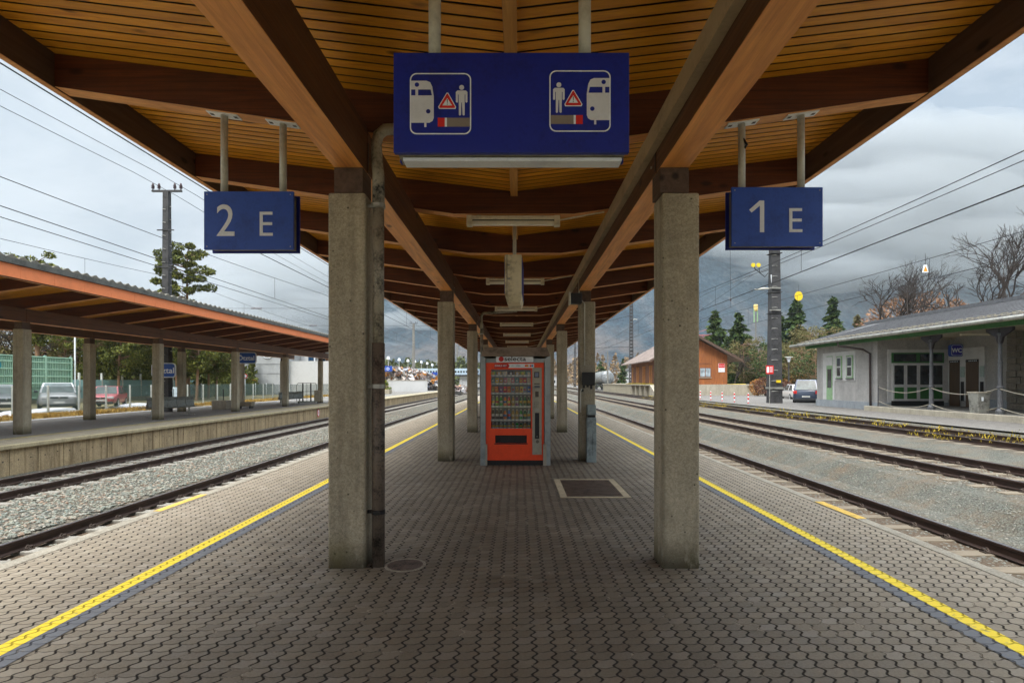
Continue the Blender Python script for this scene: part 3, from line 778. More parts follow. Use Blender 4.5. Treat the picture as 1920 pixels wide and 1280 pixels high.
def flat(name, poly, d, m, parent, fl=1, base=-.10):
    return MB().prism([(x*fl, z) for x, z in poly], base-d, base-d+.0008).build(name, m, parent)
def picto(cx, cz, fl, parent, s=.326):
    r = bpy.data.objects.new('pictogram', None)
    # ring
    o_, i_ = rrect(-.5*s, .5*s, -.5*s, .5*s, .11*s), rrect(-.48*s, .48*s, -.48*s, .48*s, .095*s)
    b = MB(); n = len(o_)
    b.v = [(x*fl+cx, -.1012, z+cz) for x, z in o_]+[(x*fl+cx, -.1012, z+cz) for x, z in i_]
    b.f = [(k, (k+1) % n, (k+1) % n+n, k+n) for k in range(n)]
    ring = b.build('pictogram', m_white, parent)
    T = lambda P: [((x-.5)*s*fl+cx, (.5-y)*s+cz) for x, y in P]
    def fl2(name, P, d, m): return MB().prism(T(P), -.10-d, -.10-d+.0006).build(name, m, ring)
    fl2('train_shape', [(.02, .125), (.27, .125), (.33, .15), (.365, .22), (.39, .38), (.39, .73), (.37, .78), (.32, .81), (.02, .81)], .0012, m_picto)
    fl2('train_window', [(.022, .27), (.09, .27), (.09, .365), (.022, .365)], .0022, m_blue)
    fl2('train_window', [(.135, .27), (.34, .27), (.36, .365), (.135, .365)], .0022, m_blue)
    fl2('train_lamp', disc(.115, .19, .036), .0022, m_blue); fl2('train_lamp', disc(.30, .625, .036), .0022, m_blue)
    fl2('train_step', [(.235, .81), (.27, .81), (.27, .88), (.235, .88)], .0012, m_picto)
    fl2('person_shape', disc(.845, .235, .040), .0012, m_picto)
    fl2('person_shape', [(.75, .31), (.775, .285), (.915, .285), (.94, .31), (.94, .47), (.925, .485), (.905, .47), (.905, .35), (.895, .35), (.895, .68), (.88, .695), (.86, .68), (.85, .48), (.84, .48), (.835, .68), (.815, .695), (.80, .68), (.795, .35), (.785, .35), (.785, .47), (.77, .485), (.75, .47)], .0012, m_picto)
    fl2('triangle_border', [(.60, .32), (.625, .32), (.755, .55), (.745, .585), (.475, .585), (.46, .55)], .0010, m_white)
    fl2('warning_triangle', [(.603, .335), (.62, .335), (.738, .55), (.73, .57), (.487, .57), (.478, .55)], .0018, m_red)
    fl2('triangle_centre', [(.611, .41), (.69, .53), (.53, .53)], .0026, m_white)
    fl2('exclamation_mark', [(.604, .43), (.618, .43), (.615, .495), (.607, .495)], .0034, m_black)
    fl2('exclamation_mark', disc(.611, .512, .008, 10), .0034, m_black)
    fl2('edge_strip', [(.455, .73), (.57, .73), (.57, .875), (.455, .875)], .0020, m_red)
    fl2('edge_strip', [(.57, .73), (.605, .73), (.605, .875), (.57, .875)], .0020, m_white)
    fl2('platform_shape', [(.605, .73), (.978, .73), (.978, .875), (.605, .875)], .0020, m_brownpic)
picto(at(826, 195, 2.98).x, at(826, 195, 2.98).z, 1, t)
picto(at(1087.5, 190, 2.98).x, at(1087.5, 190, 2.98).z, -1, t)

# things on the second right column
XC = 1.485; YC = 5.28+6.93-.17
t = thing('switch_cabinet', 'tall narrow grey steel cabinet standing against the second right column', 'cabinet', (1.55, YC, 0))
m_cab = paint('grey blue cabinet', (.30, .36, .37), .5, .1, .2, 3)
MB().box(-.10, .10, -.20, -.002, 0, .95).build('body', m_cab, t, bevel=.006)
MB().box(-.09, .095, -.19, -.002, 1.0, 1.22).build('top_box', m_cab, t, bevel=.012)
MB().box(-.085, .085, -.17, -.002, .95, 1.0).build('neck', m_black, t)
MB().box(.02, .026, -.204, -.199, .15, .62).build('door_seam', m_black, t)
t = thing('validator_box', 'flat black box on a worn grey back plate on the second right column', 'box', (1.48, YC, 1.45))
MB().box(-.155, .155, -.014, -.002, 0, .62).build('back_plate', m_conc_light, t)
MB().box(-.12, .155, -.12, -.016, .18, .46).build('box', m_black, t, bevel=.008)
for x, z, s in ((-.10, .12, .09), (-.02, .14, .05), (.06, .10, .1), (-.13, .04, .06)): MB().box(x, x+.05, -.0165, -.0145, z, z+s).build('peeled_patch', m_black, t)
t = thing('conduit', 'thin pale conduit running down the second right column', 'conduit', (1.36, YC, 0))
MB().tube([(.06, -.02, 2.06), (.06, -.02, 3.38), (-.06, -.02, 3.52), (-.06, -.02, 3.95)], .012, 8).build('upper_conduit', m_pole, t)
MB().tube([(-.03, -.02, 1.05), (-.03, -.02, 1.5), (.0, -.02, 1.55)], .014, 8).build('lower_conduit', m_pole, t)
t = thing('loudspeaker', 'small black speaker with pale rim below the beam at the second right column', 'speaker', (1.24, YC-.12, 3.36))
MB().box(-.13, .10, -.12, .12, 0, .22).build('cone', m_black, t, bevel=.01); MB().box(-.17, -.135, -.13, .10, -.02, .24).build('rim', m_pole, t, bevel=.01)
# ------------------------------------------------------------------ vending machine
VS = 91.8
def vx(p): return (p-972)/VS
def vz(p): return 1.7-(p-716)/VS
YM = 11.44
m_vred = paint('vending red', (.93, .075, .012), .32, 0, .06, 1.5)
m_vred2 = paint('vending dark red', (.52, .012, .012), .35, 0, .04)
m_hous = paint('brushed grey blue metal', (.34, .38, .39), .35, .45, .15, 1.2)
m_hroof = paint('weathered aluminium', (.40, .36, .30), .45, .4, .25, 1.5)
m_ctrl = paint('control panel beige', (.40, .37, .30), .45, .3, .1, 3)
t = thing('vending_machine', 'red snack and drinks machine in a grey metal housing mid platform', 'vending machine', (0, YM, 0))
xa, xb, xg0, xg1 = vx(911), vx(1020), vx(920.6), vx(995.6)
zt_, zlo, zg1, zg0 = vz(680), vz(862.6), vz(692.3), vz(803)
sx0, sx1, sz0, sz1 = vx(928.4), vx(987.8), vz(831), vz(815.7)
b = MB()
b.box(xa, xg0, 0, .80, zlo, zt_); b.box(xg1, xb, 0, .80, zlo, zt_); b.box(xg0, xg1, 0, .80, zg1, zt_)
b.box(xg0, xg1, 0, .80, zlo, sz0); b.box(xg0, xg1, 0, .8, sz1, zg0); b.box(xg0, sx0, 0, .8, sz0, sz1); b.box(sx1, xg1, 0, .8, sz0, sz1)
b.build('body', m_vred, t)
MB().box(xg0, xg1, .42, .44, zg0, zg1).build('interior_back', paint('interior', (.22, .25, .26), .5), t)
MB().box(xa+.02, xb-.01, .03, .75, .0, zlo).build('base', m_black, t)
MB().box(sx0, sx1, .10, .12, sz0, sz1).build('delivery_flap', m_black, t)
MB().box(sx0-.015, sx1+.015, -.006, .001, sz0-.015, sz0).build('flap_frame', m_black, t)
h = MB()
HX0, HX1 = vx(901), vx(1032)
h.prism([(HX0, 0), (xa-.005, 0), (xa-.005, vz(672)), (HX0+.11, vz(672)), (HX0, vz(664))], -.03, .95)
h.prism([(xb+.012, 0), (HX1, 0), (HX1, vz(664)), (HX1-.11, vz(672)), (xb+.012, vz(672))], -.03, .95)
h.box(xa, xb+.01, -.0, .9, zt_+.004, vz(672))
h.build('housing', m_hous, t, bevel=.012)
MB().box(xa-.004, xa+.03, -.034, -.03, .0, vz(832)).build('kick_plate', m_ctrl, t)
MB().box(xb-.02, xb+.05, -.034, -.03, .0, vz(832)).build('kick_plate', m_ctrl, t)
r = MB(); r.add([(HX0, -.05, vz(668)), (HX1, -.05, vz(668)), (HX1-.07, .12, vz(650)), (HX0+.07, .12, vz(650)), (HX0, 1, vz(668)), (HX1, 1, vz(668)), (HX1-.07, .9, vz(650)), (HX0+.07, .9, vz(650))],
      [(0, 1, 2, 3), (3, 2, 6, 7), (4, 5, 6, 7), (0, 3, 7, 4), (1, 2, 6, 5), (0, 1, 5, 4)])
r.box(HX0-.005, HX1+.005, -.056, .98, vz(668), vz(668)+.012)
r.build('housing_roof', m_hroof, t, bevel=.008)
pl = MB().prism(rrect(vx(930), vx(1000), vz(679), vz(669), .02), -.058, -.012).build('header_plate', m_white, t)
text('lettering', 'selecta', .125, m_black, pl, (vx(945.5), -.0600, vz(676.4)), sx=1.28, bold=.002)
MB().prism(disc(vx(940), vz(673.2), .052, 20), -.061, -.0585).build('red_ball', m_vred2, pl)
hd = MB().box(vx(927), vx(953), -.006, -.001, vz(689.5), vz(682)).build('payment_strip', m_vred2, t)
text('lettering', 'ZAHLE MIT', .052, m_white, hd, (vx(927.6), -.0068, vz(687)), sx=.95, bold=.001)
MB().prism([(vx(953), vz(682)), (vx(955.5), vz(685.7)), (vx(953), vz(689.5))], -.008, -.003).build('arrow', m_vred2, hd)
hd = MB().box(vx(953), vx(1001.5), -.005, -.001, vz(689.5), vz(682)).build('card_logo_strip', m_white, t)
m_gtxt = paint('grey print', (.22, .24, .28), .5)
text('lettering', 'VISA', .045, m_gtxt, hd, (vx(967), -.0058, vz(687)), sx=1.1)
text('lettering', 'NFC', .036, m_gtxt, hd, (vx(958), -.0058, vz(686.7)))
m_oc = paint('orange disc', (.85, .35, .02), .5); m_bc = paint('blue disc', (.02, .25, .60), .5)
for x, m in ((986, m_vred), (989, m_oc), (995, m_vred), (998, m_bc)): MB().prism(disc(vx(x), vz(685.6), .022, 14), -.0066-(.0006 if m in (m_oc, m_bc) else 0), -.0052).build('logo_disc', m, hd)
cp = MB().box(vx(998), vx(1015.7), -.012, -.001, vz(852), vz(689)).build('control_panel', m_ctrl, t, bevel=.003)
MB().box(vx(1001.5), vx(1011), -.016, -.0125, vz(708), vz(697)).build('display_frame', m_black, cp)
MB().box(vx(1003), vx(1009.6), -.018, -.0165, vz(706.6), vz(698.5)).build('display', paint('display glass', (.20, .23, .33), .2), cp)
MB().box(vx(1001.5), vx(1012), -.014, -.0125, vz(720), vz(718.5)).build('coin_slot', m_black, cp)
MB().box(vx(1002), vx(1012), -.016, -.0125, vz(727), vz(722.5)).build('note_reader', paint('note reader', (.12, .13, .15), .4), cp)
MB().box(vx(1003.5), vx(1010), -.016, -.0125, vz(744), vz(733.5)).build('card_reader', paint('reader brown', (.09, .07, .055), .4), cp)
for i in range(3):
    for j in range(4): MB().box(vx(1001+i*3.4), vx(1003.4+i*3.4), -.015, -.0125, vz(755+j*2.9), vz(753.2+j*2.9)).build('key', m_frame, cp)
MB().box(vx(1002.5), vx(1011.5), -.03, -.0125, vz(770), vz(766.5)).build('coin_return', m_steel, cp)
MB().box(vx(1003), vx(1011), -.016, -.0125, vz(822), vz(773.5)).build('door_slot', m_black, cp)
MB().tube([(vx(1007), -.017, vz(818)), (vx(1007), -.02, vz(818))], .012, 8).build('lock', m_steel, cp)
MB().prism(disc(vx(1007.5), vz(827.5), .034, 16), -.016, -.0125).build('return_cup', paint('cup', (.16, .14, .11), .4, .3), cp)
b = NB('clear pane'); b.t.nodes.remove(b.b)
tr = b.n('ShaderNodeBsdfTransparent'); gl = b.n('ShaderNodeBsdfGlossy', {'Roughness': .03}); fr = b.n('ShaderNodeFresnel', {'IOR': 1.35})
mxn = b.n('ShaderNodeMixShader', {0: fr.outputs[0], 1: tr.outputs[0], 2: gl.outputs[0]})
b.t.links.new(mxn.outputs[0], b.t.nodes['Material Output'].inputs[0]); m_pane = b.m
MB().box(xg0, xg1, .006, .010, zg0, zg1).build('glass_pane', m_pane, t)
shelf_px = [703.5, 718.7, 736.6, 761.4, 786.8, 803]
m_strip = paint('price strip', (.50, .56, .56), .4, 0, .1, 9); m_tagp = paint('price tag', (.80, .80, .72), .4)
for i, s in enumerate(shelf_px):
    o = MB().box(xg0, xg1, .03, .42, vz(s)-.02, vz(s)-.012).build('shelf', m_hous, t)
    MB().box(xg0, xg1, .022, .029, vz(s)-.026, vz(s)+.012).build('price_strip', m_strip, o)
    for k in range(10): MB().box(xg0+.03+k*.0805, xg0+.065+k*.0805, .0195, .0215, vz(s)-.02, vz(s)+.006).build('price_tag', m_tagp, o)
    MB().tube([(xg0+.02+q*.0002, .10+.02*math.cos(q*.7), vz(s)+.03+.022*math.sin(q*.7)) for q in range(0)] or [(xg0, .2, vz(s)+.0), (xg1, .2, vz(s)+.0)], .003, 4).build('rail', m_steel, o)
PC = {'green': (.03, .42, .08), 'dark green': (.01, .16, .07), 'orange': (.85, .22, .02), 'yellow': (.80, .55, .05), 'blue': (.03, .16, .55), 'dark brown': (.05, .022, .015), 'red': (.70, .03, .03), 'pale teal': (.20, .42, .40), 'clear': (.34, .40, .42), 'pink': (.70, .25, .30), 'cream': (.72, .62, .42), 'gold': (.50, .33, .08), 'lime': (.35, .55, .05), 'purple': (.25, .08, .30), 'white': (.75, .74, .70)}
PM = {}
def pm(c, gloss=.2):
    if c not in PM: PM[c] = paint('product '+c, PC[c], gloss, 0, .2, 14)
    return PM[c]
bot_me = {}
def bottle(x, y, z, c, lab_c, h, label, grp):
    o = bpy.data.objects.new('drink_bottle', None)
    key = (c, round(h, 2))
    if key not in bot_me:
        r = .031
        body = MB().lathe([(r*.9, 0), (r, .008), (r, h*.30), (r*.93, h*.34), (r*.93, h*.5), (r, h*.54), (r, h*.60), (r*.75, h*.74), (r*.42, h*.86), (r*.40, h*.92)], n=14).build('drink_bottle', pm(c, .12), smooth=True)
        bot_me[key] = body; o = body
        cap = MB().lathe([(r*.46, h*.90), (r*.46, h*.985), (r*.3, h)], n=10).build('cap', pm('white' if c != 'orange' else 'blue'), o)
        lb = MB().lathe([(r*1.03, h*.34), (r*1.03, h*.54)], n=14).build('paper_label', pm(lab_c, .4), o)
    else:
        s = bot_me[key]; o = s.copy(); C.objects.link(o)
        for ch in s.children:
            q = ch.copy(); C.objects.link(q); q.parent = o
    o.location = (x, YM+y, z); tag(o, label, 'bottle', grp); return o
bag_me = {}
def bag(x, y, z, c, w, h, label, grp, lean=0):
    key = (c, round(w, 3), round(h, 3))
    if key not in bag_me:
        b = MB(); n = 5; m = 6
        for j in range(m+1):
            for i in range(n+1):
                u = i/n; v = j/m
                d = .022*math.sin(PI*u)**.6*math.sin(PI*v)**.6
                b.v.append(((u-.5)*w*(1-.06*math.sin(PI*v)), -d-.001, v*h))
        o1 = len(b.v)
        b.v += [(x_, -y_, z_) for x_, y_, z_ in b.v]
        for j in range(m):
            for i in range(n):
                a = j*(n+1)+i
                b.f.append((a, a+1, a+n+2, a+n+1)); b.f.append((o1+a, o1+a+n+1, o1+a+n+2, o1+a+1))
        o = b.build('snack_bag', pm(c, .3), smooth=True)
        MB().prism(disc(0, h*.55, w*.26, 10), -.0245, -.0235).build('printed_patch', pm(rnd.choice(['white', 'yellow', 'red', 'cream']), .4), o)
        bag_me[key] = o
    else:
        s = bag_me[key]; o = s.copy(); C.objects.link(o)
        for ch in s.children:
            q = ch.copy(); C.objects.link(q); q.parent = o
    o.location = (x, YM+y, z); o.rotation_euler = (0, lean, 0); tag(o, label, 'snack', grp); return o
G = 'snacks and drinks on the shelves of the vending machine'
rows = [
 ('top snack shelf', 'b', .09, ['lime', 'gold', 'cream', 'dark brown', 'gold', 'lime', 'pale teal', 'gold', 'cream', 'dark brown'], 7),
 ('second snack shelf', 'b', .125, ['pale teal', 'yellow', 'gold', 'pink', 'cream', 'pink', 'pale teal', 'orange', 'red', 'cream'], 10),
 ('third snack shelf', 'b', .145, ['gold', 'orange', 'purple', 'red', 'orange', 'clear', 'gold', 'yellow', 'clear', 'blue'], 10),
 ('upper drinks shelf', 'd', .225, ['clear', 'lime', 'green', 'orange', 'red', 'gold', 'purple', 'dark green', 'dark green', 'dark green'], 10),
 ('middle drinks shelf', 'd', .235, ['dark brown', 'dark brown', 'dark brown', 'orange', 'blue', 'gold', 'gold', 'green', 'dark green', 'pale teal'], 10),
 ('bottom drinks shelf', 'd', .135, ['clear', 'clear', 'clear', 'pale teal', 'clear', 'gold', 'green', 'dark green', 'gold', 'pale teal'], 10)]
for (rn, ty, h, cols, n), s in zip(rows, shelf_px):
    z = vz(s)-.010
    for k in range(n):
        x = xg0+.04+(xg1-xg0-.08)*k/(n-1); c = cols[k]
        if ty == 'd': bottle(x, .07, z, c, random.Random(c).choice(['white', 'red', 'cream', 'blue', 'yellow']), h, '%s plastic bottle standing on the %s behind the machine glass' % (c, rn), G)
        else: bag(x, .07, z, c, .105 if n == 7 else .072, h, '%s snack bag hanging on the %s behind the machine glass' % (c, rn), G, rnd.uniform(-.12, .12))

# ------------------------------------------------------------------ opposite platform furniture
def bench(name, lab, x, y, rz, n=5):
    t = thing('bench', lab, 'bench', (x, y, 0), rz)
    m = paint('perforated steel seat', (.25, .27, .25), .5, .4, .2, 20)
    for s in (-1, 1):
        b = MB().tube([(s*1.15, 0, 0), (s*1.15, 0, .40)], .035, 8); b.box(s*1.15-.04, s*1.15+.04, -.35, .35, .0, .03); b.build('leg', m_steel, t)
    MB().box(-1.45, 1.45, -.05, .05, .38, .44).build('beam', m, t)
    for sd in (-1, 1):
        for k in range(n):
            xx = -1.16+k*.58
            MB().box(xx-.27, xx+.27, sd*.06 if sd > 0 else -.5, .5 if sd > 0 else -.06, .44, .47).build('seat', m, t)
            MB().box(-.27, .27, -.012, .012, 0, .5, Matrix.Translation((xx, sd*.07, .46)) @ Matrix.Rotation(sd*.22, 4, 'X')).build('backrest', m, t)
    return t
bench('a', 'grey perforated steel seats, the nearer bench of the opposite platform', -17.6, 28.4, R(78))
bench('b', 'grey perforated steel seats beside the far columns and the luggage lift', -17.4, 42.8, R(78), 5)
t = thing('concrete_planter', 'square concrete block with a short post on the opposite platform', 'planter', (-18.6, 35.2, 0))
MB().box(-.45, .45, -.45, .45, 0, .55).build('trough', m_conc_light, t, bevel=.03); MB().tube([(0, .1, .5), (0, .1, 1.25)], .025, 6).build('post', m_black, t)
t = thing('litter_bin', 'low dark bin beside the concrete block on the opposite platform', 'bin', (-17.7, 36.3, 0))
MB().box(-.5, .5, -.25, .25, .15, .42).build('box', m_conc, t, bevel=.02); MB().box(-.42, -.34, -.2, .2, 0, .15).build('foot', m_black, t); MB().box(.34, .42, -.2, .2, 0, .15).build('foot', m_black, t)
t = thing('wheelchair_lift', 'wheeled lifting cage of dark bars next to the second bench', 'wheelchair lift', (-17.0, 45.0, 0), R(20))
b = MB()
for x in (-.75, .75):
    b.tube([(x, 0, .1), (x, 0, 1.45), (x*.85, 0, 1.62)], .022, 6)
b.tube([(-.64, 0, 1.62), (.64, 0, 1.62)], .022, 6); b.tube([(-.75, 0, .95), (.75, 0, .95)], .018, 6); b.tube([(0, 0, .1), (0, 0, 1.6)], .016, 6)
b.build('railing', m_black, t)
for x in (-.3, .3): MB().box(x-.05, x+.05, -.05, .05, .1, 1.6).build('mast', m_black, t)
MB().box(-.7, .7, -.1, .7, .08, .16).build('platform_plate', paint('lift green', (.12, .16, .10), .6), t)
MB().box(.55, 1.0, -.5, -.1, .12, 1.05).build('battery_box', m_conc, t, bevel=.04)
for x in (-.6, .8): MB().tube([(x-.03, -.2, .1), (x+.03, -.2, .1)], .1, 10).build('wheel', m_black, t)
t = thing('speed_plate', 'small white plate with red rim and number on the platform wall', 'sign', (-13.79, 38.6, -.42))
pl = MB().prism([(u*.9, v*1.3) for u, v in disc(0, 0, .22, 24)], -.0, .012, 'X').build('rim', m_red, t)
MB().prism([(u*.9, v*1.3) for u, v in disc(0, 0, .16, 24)], .013, .016, 'X').build('plate', m_white, t)
text('number', '0', .30, m_red, t, (.018, -.10, -.11), rot=(R(90), 0, R(90)))

def station_sign(lab, x, y, z, w, h, body, rz, post=True, ht=0, grp=None):
    t = thing('station_name_sign', lab, 'sign', (x, y, z), rz)
    m_b = paint('station sign blue', (.015, .09, .42), .4, 0, .05)
    MB().prism(rrect(-w/2, w/2, -h/2, h/2, h*.22), -.06, .06).build('rim', m_white, t)
    MB().prism(rrect(-w/2+.04, w/2-.04, -h/2+.04, h/2-.04, h*.18), -.066, -.061).build('panel', m_b, t)
    text('lettering', body, h*.55, m_white, t, (0, -.068, -h*.19), align='CENTER', bold=.006)
    return t
station_sign('blue station name sign on the lattice mast behind the opposite platform', -20.0, 31.6, at(0, 694, 31.6).z, 1.25, .82, 'Ötztal', R(8))
station_sign('blue station name sign hanging beside the fourth column of the opposite canopy', -18.7, 38.5, at(0, 671, 38.5).z, 1.3, .78, 'Ötztal', R(10))
t = thing('platform_sign', 'distant small blue sign with white 3 D right of the near downpipe', 'sign', (at(724.5, 0, 60).x, 60, at(0, 691, 60).z))
MB().box(-.62, .62, -.05, .05, -.29, .29).build('panel', m_blue2, t); text('number', '3 D', .42, m_white, t, (-.30, -.053, -.16), bold=.008)
MB().tube([(-.5, 0, -.3), (-.5, 0, -3.1)], .05, 8).build('post', m_steel, t)

# fence posts with mesh on the verge, glass noise wall, green lattice barrier
m_post = paint('pale fence post', (.55, .58, .55), .6, .1, .15)
b = NB('wire mesh'); v = b.obj()
x_, z_ = b.sep(v)[1], b.sep(v)[2]
fa = b.ma('FRACT', b.ma('MULTIPLY', b.ma('ADD', x_, z_), 9)); fb = b.ma('FRACT', b.ma('MULTIPLY', b.ma('SUBTRACT', x_, z_), 9))
al = b.ma('MAXIMUM', b.ma('LESS_THAN', fa, .16), b.ma('LESS_THAN', fb, .16))
b.b.inputs['Base Color'].default_value = (.07, .12, .105, 1); b.t.links.new(al, b.b.inputs['Alpha']); m_mesh = b.m
def fence(lab, x, ys, h, m, postm, z0=0):
    t = thing('mesh_fence', lab, 'fence', (x, ys[0], z0)); p0 = None
    for y in ys:
        if p0 is None: p0 = MB().box(-.04, .04, -.04, .04, 0, h+.05).build('post', postm, t, loc=(0, 0, 0))
        else:
            o = p0.copy(); C.objects.link(o); o.parent = t; o.location = (0, y-ys[0], 0)
    MB().box(-.006, .006, 0, ys[-1]-ys[0], .05, h).build('mesh_panel', m, t)
fence('wire fence with pale posts along the verge in front of the parked cars', -25.7, [22+2.15*k for k in range(32)], 1.45, m_mesh, m_post)
m_gglass = NB('glass noise wall'); m_gglass.b.inputs['Base Color'].default_value = (.30, .52, .55, 1); m_gglass.b.inputs['Roughness'].default_value = .15; m_gglass.b.inputs['Alpha'].default_value = .72; m_gglass = m_gglass.m
t = thing('noise_wall', 'low translucent blue green glass wall behind the red car', 'wall', (-37.5, 40, 0))
MB().box(-.04, .04, 0, 26, .3, 1.9).build('glass_panel', m_gglass, t)
for k in range(11): MB().box(-.07, .07, k*2.6-.06, k*2.6+.06, 0, 2.5).build('post', m_post, t)
MB().box(-.12, .12, -.5, 26.5, 0, .3).build('base', m_conc_light, t)
# mint lattice barrier
m_mint = paint('mint green paint', (.36, .58, .46), .5, 0, .08); m_mintd = paint('green panel', (.04, .18, .10), .6, 0, .2)
t = thing('lattice_barrier', 'tall mint green lattice barrier behind the parked cars', 'barrier', (-37.0, 26, 0))
YL = 26; YE = 46.3
b = MB()
for k in range(int((YE-YL)/.16)):
    b.box(-.03, .03, k*.16, k*.16+.05, .5, 3.55)
b.build('upright_bars', m_mint, t)
b = MB()
for z in (.45, 1.0, 1.55, 2.1, 2.65, 3.2, 3.6): b.box(-.05, .05, 0, YE-YL, z, z+.09)
b.build('cross_rails', m_mint, t)
MB().box(-.12, -.06, 0, YE-YL, .45, 3.7).build('green_backing', m_mintd, t)
for k in range(9): MB().box(-.08, .08, (YE-YL)*k/8-.07, (YE-YL)*k/8+.07, 0, 3.75).build('post', m_mint, t)
t = thing('oval_sign', 'oval turquoise sign mounted on the mint green lattice barrier', 'sign', (-36.8, 38.3, at(0, 683, 38.3).z), 0)
MB().prism([(u*1.5, v*.62) for u, v in disc(0, 0, 1, 28)], -.0, .05, 'X').build('oval', paint('turquoise', (.01, .30, .42), .4), t)
MB().box(.055, .065, -.1, .75, -.3, .25).build('blue_field', paint('cyan field', (.02, .48, .80), .4), t)
t = thing('tall_pole', 'slim white lamp pole at the end of the mint green barrier', 'pole', (-36.9, 46.6, 0))
MB().tube([(0, 0, 0), (0, 0, 6.4)], .06, 8).build('pole', m_white, t)
MB().box(-.3, .1, -.1, .1, 6.35, 6.45).build('lamp_head', m_white, t)
def icebank(): pass
p = MB()
o = None
rg2 = random.Random(2)
o = bmesh.new()
t_ = MB()
def lump(name, m, x, y, z, sx, sy, sz, seed, sub=3, amp=.35, kind=None):
    bm = bmesh.new(); bmesh.ops.create_icosphere(bm, subdivisions=sub, radius=1)
    for v in bm.verts:
        n_ = mnoise.noise(Vector((v.co.x*1.6+seed, v.co.y*1.6, v.co.z*1.6)))
        n2 = mnoise.noise(Vector((v.co.x*4+seed, v.co.y*4, v.co.z*4)))
        v.co *= 1+amp*n_+amp*.4*n2
        v.co.x *= sx; v.co.y *= sy; v.co.z *= sz
    me = bpy.data.meshes.new(name); bm.to_mesh(me); bm.free(); me.materials.append(m)
    me.polygons.foreach_set('use_smooth', [True]*len(me.polygons))
    ob = bpy.data.objects.new(name, me); C.objects.link(ob); ob.location = (x, y, z)
    if kind: tag(ob, kind=kind)
    return ob
tag(lump('snow_bank', m_snow, -26.5, 31.0, -.08, .6, 2.6, .30, 3), 'dirty white snow bank in front of the silver car', 'snow bank')
tag(lump('snow_bank', m_snow, -27.2, 39.6, -.08, .5, 2.4, .28, 9), 'low white snow bank on the verge behind the red car', 'snow bank')

# ------------------------------------------------------------------ cars
m_tyre = paint('tyre', (.02, .02, .02), .8); m_rim = paint('alloy rim', (.50, .52, .54), .3, .7, .1)
m_cglass = glass('car glass', (.05, .075, .075), .22, .45); m_lamp = paint('headlight', (.70, .72, .74), .12, .1, .1); m_plate = paint('number plate', (.75, .76, .74), .5)
m_trim = paint('black trim', (.03, .032, .036), .5)
def carpaint(name, c): 
    b = NB(name); v = b.obj(); b.b.inputs['Coat Weight'].default_value = .7; b.b.inputs['Coat Roughness'].default_value = .08
    f = b.noise(v, 2.2, 6, .65)
    z = b.sep(v)[2]; d = b.ma('MULTIPLY', b.ramp(z, [(.15, 1), (.6, 0)]), b.ramp(f, [(.4, .2), (.7, .8)]))
    return b.fin(b.mix(d, b.ramp(f, [(.35, tuple(x*.85 for x in c)), (.65, c)]), (.20, .18, .16)), .38, .25)
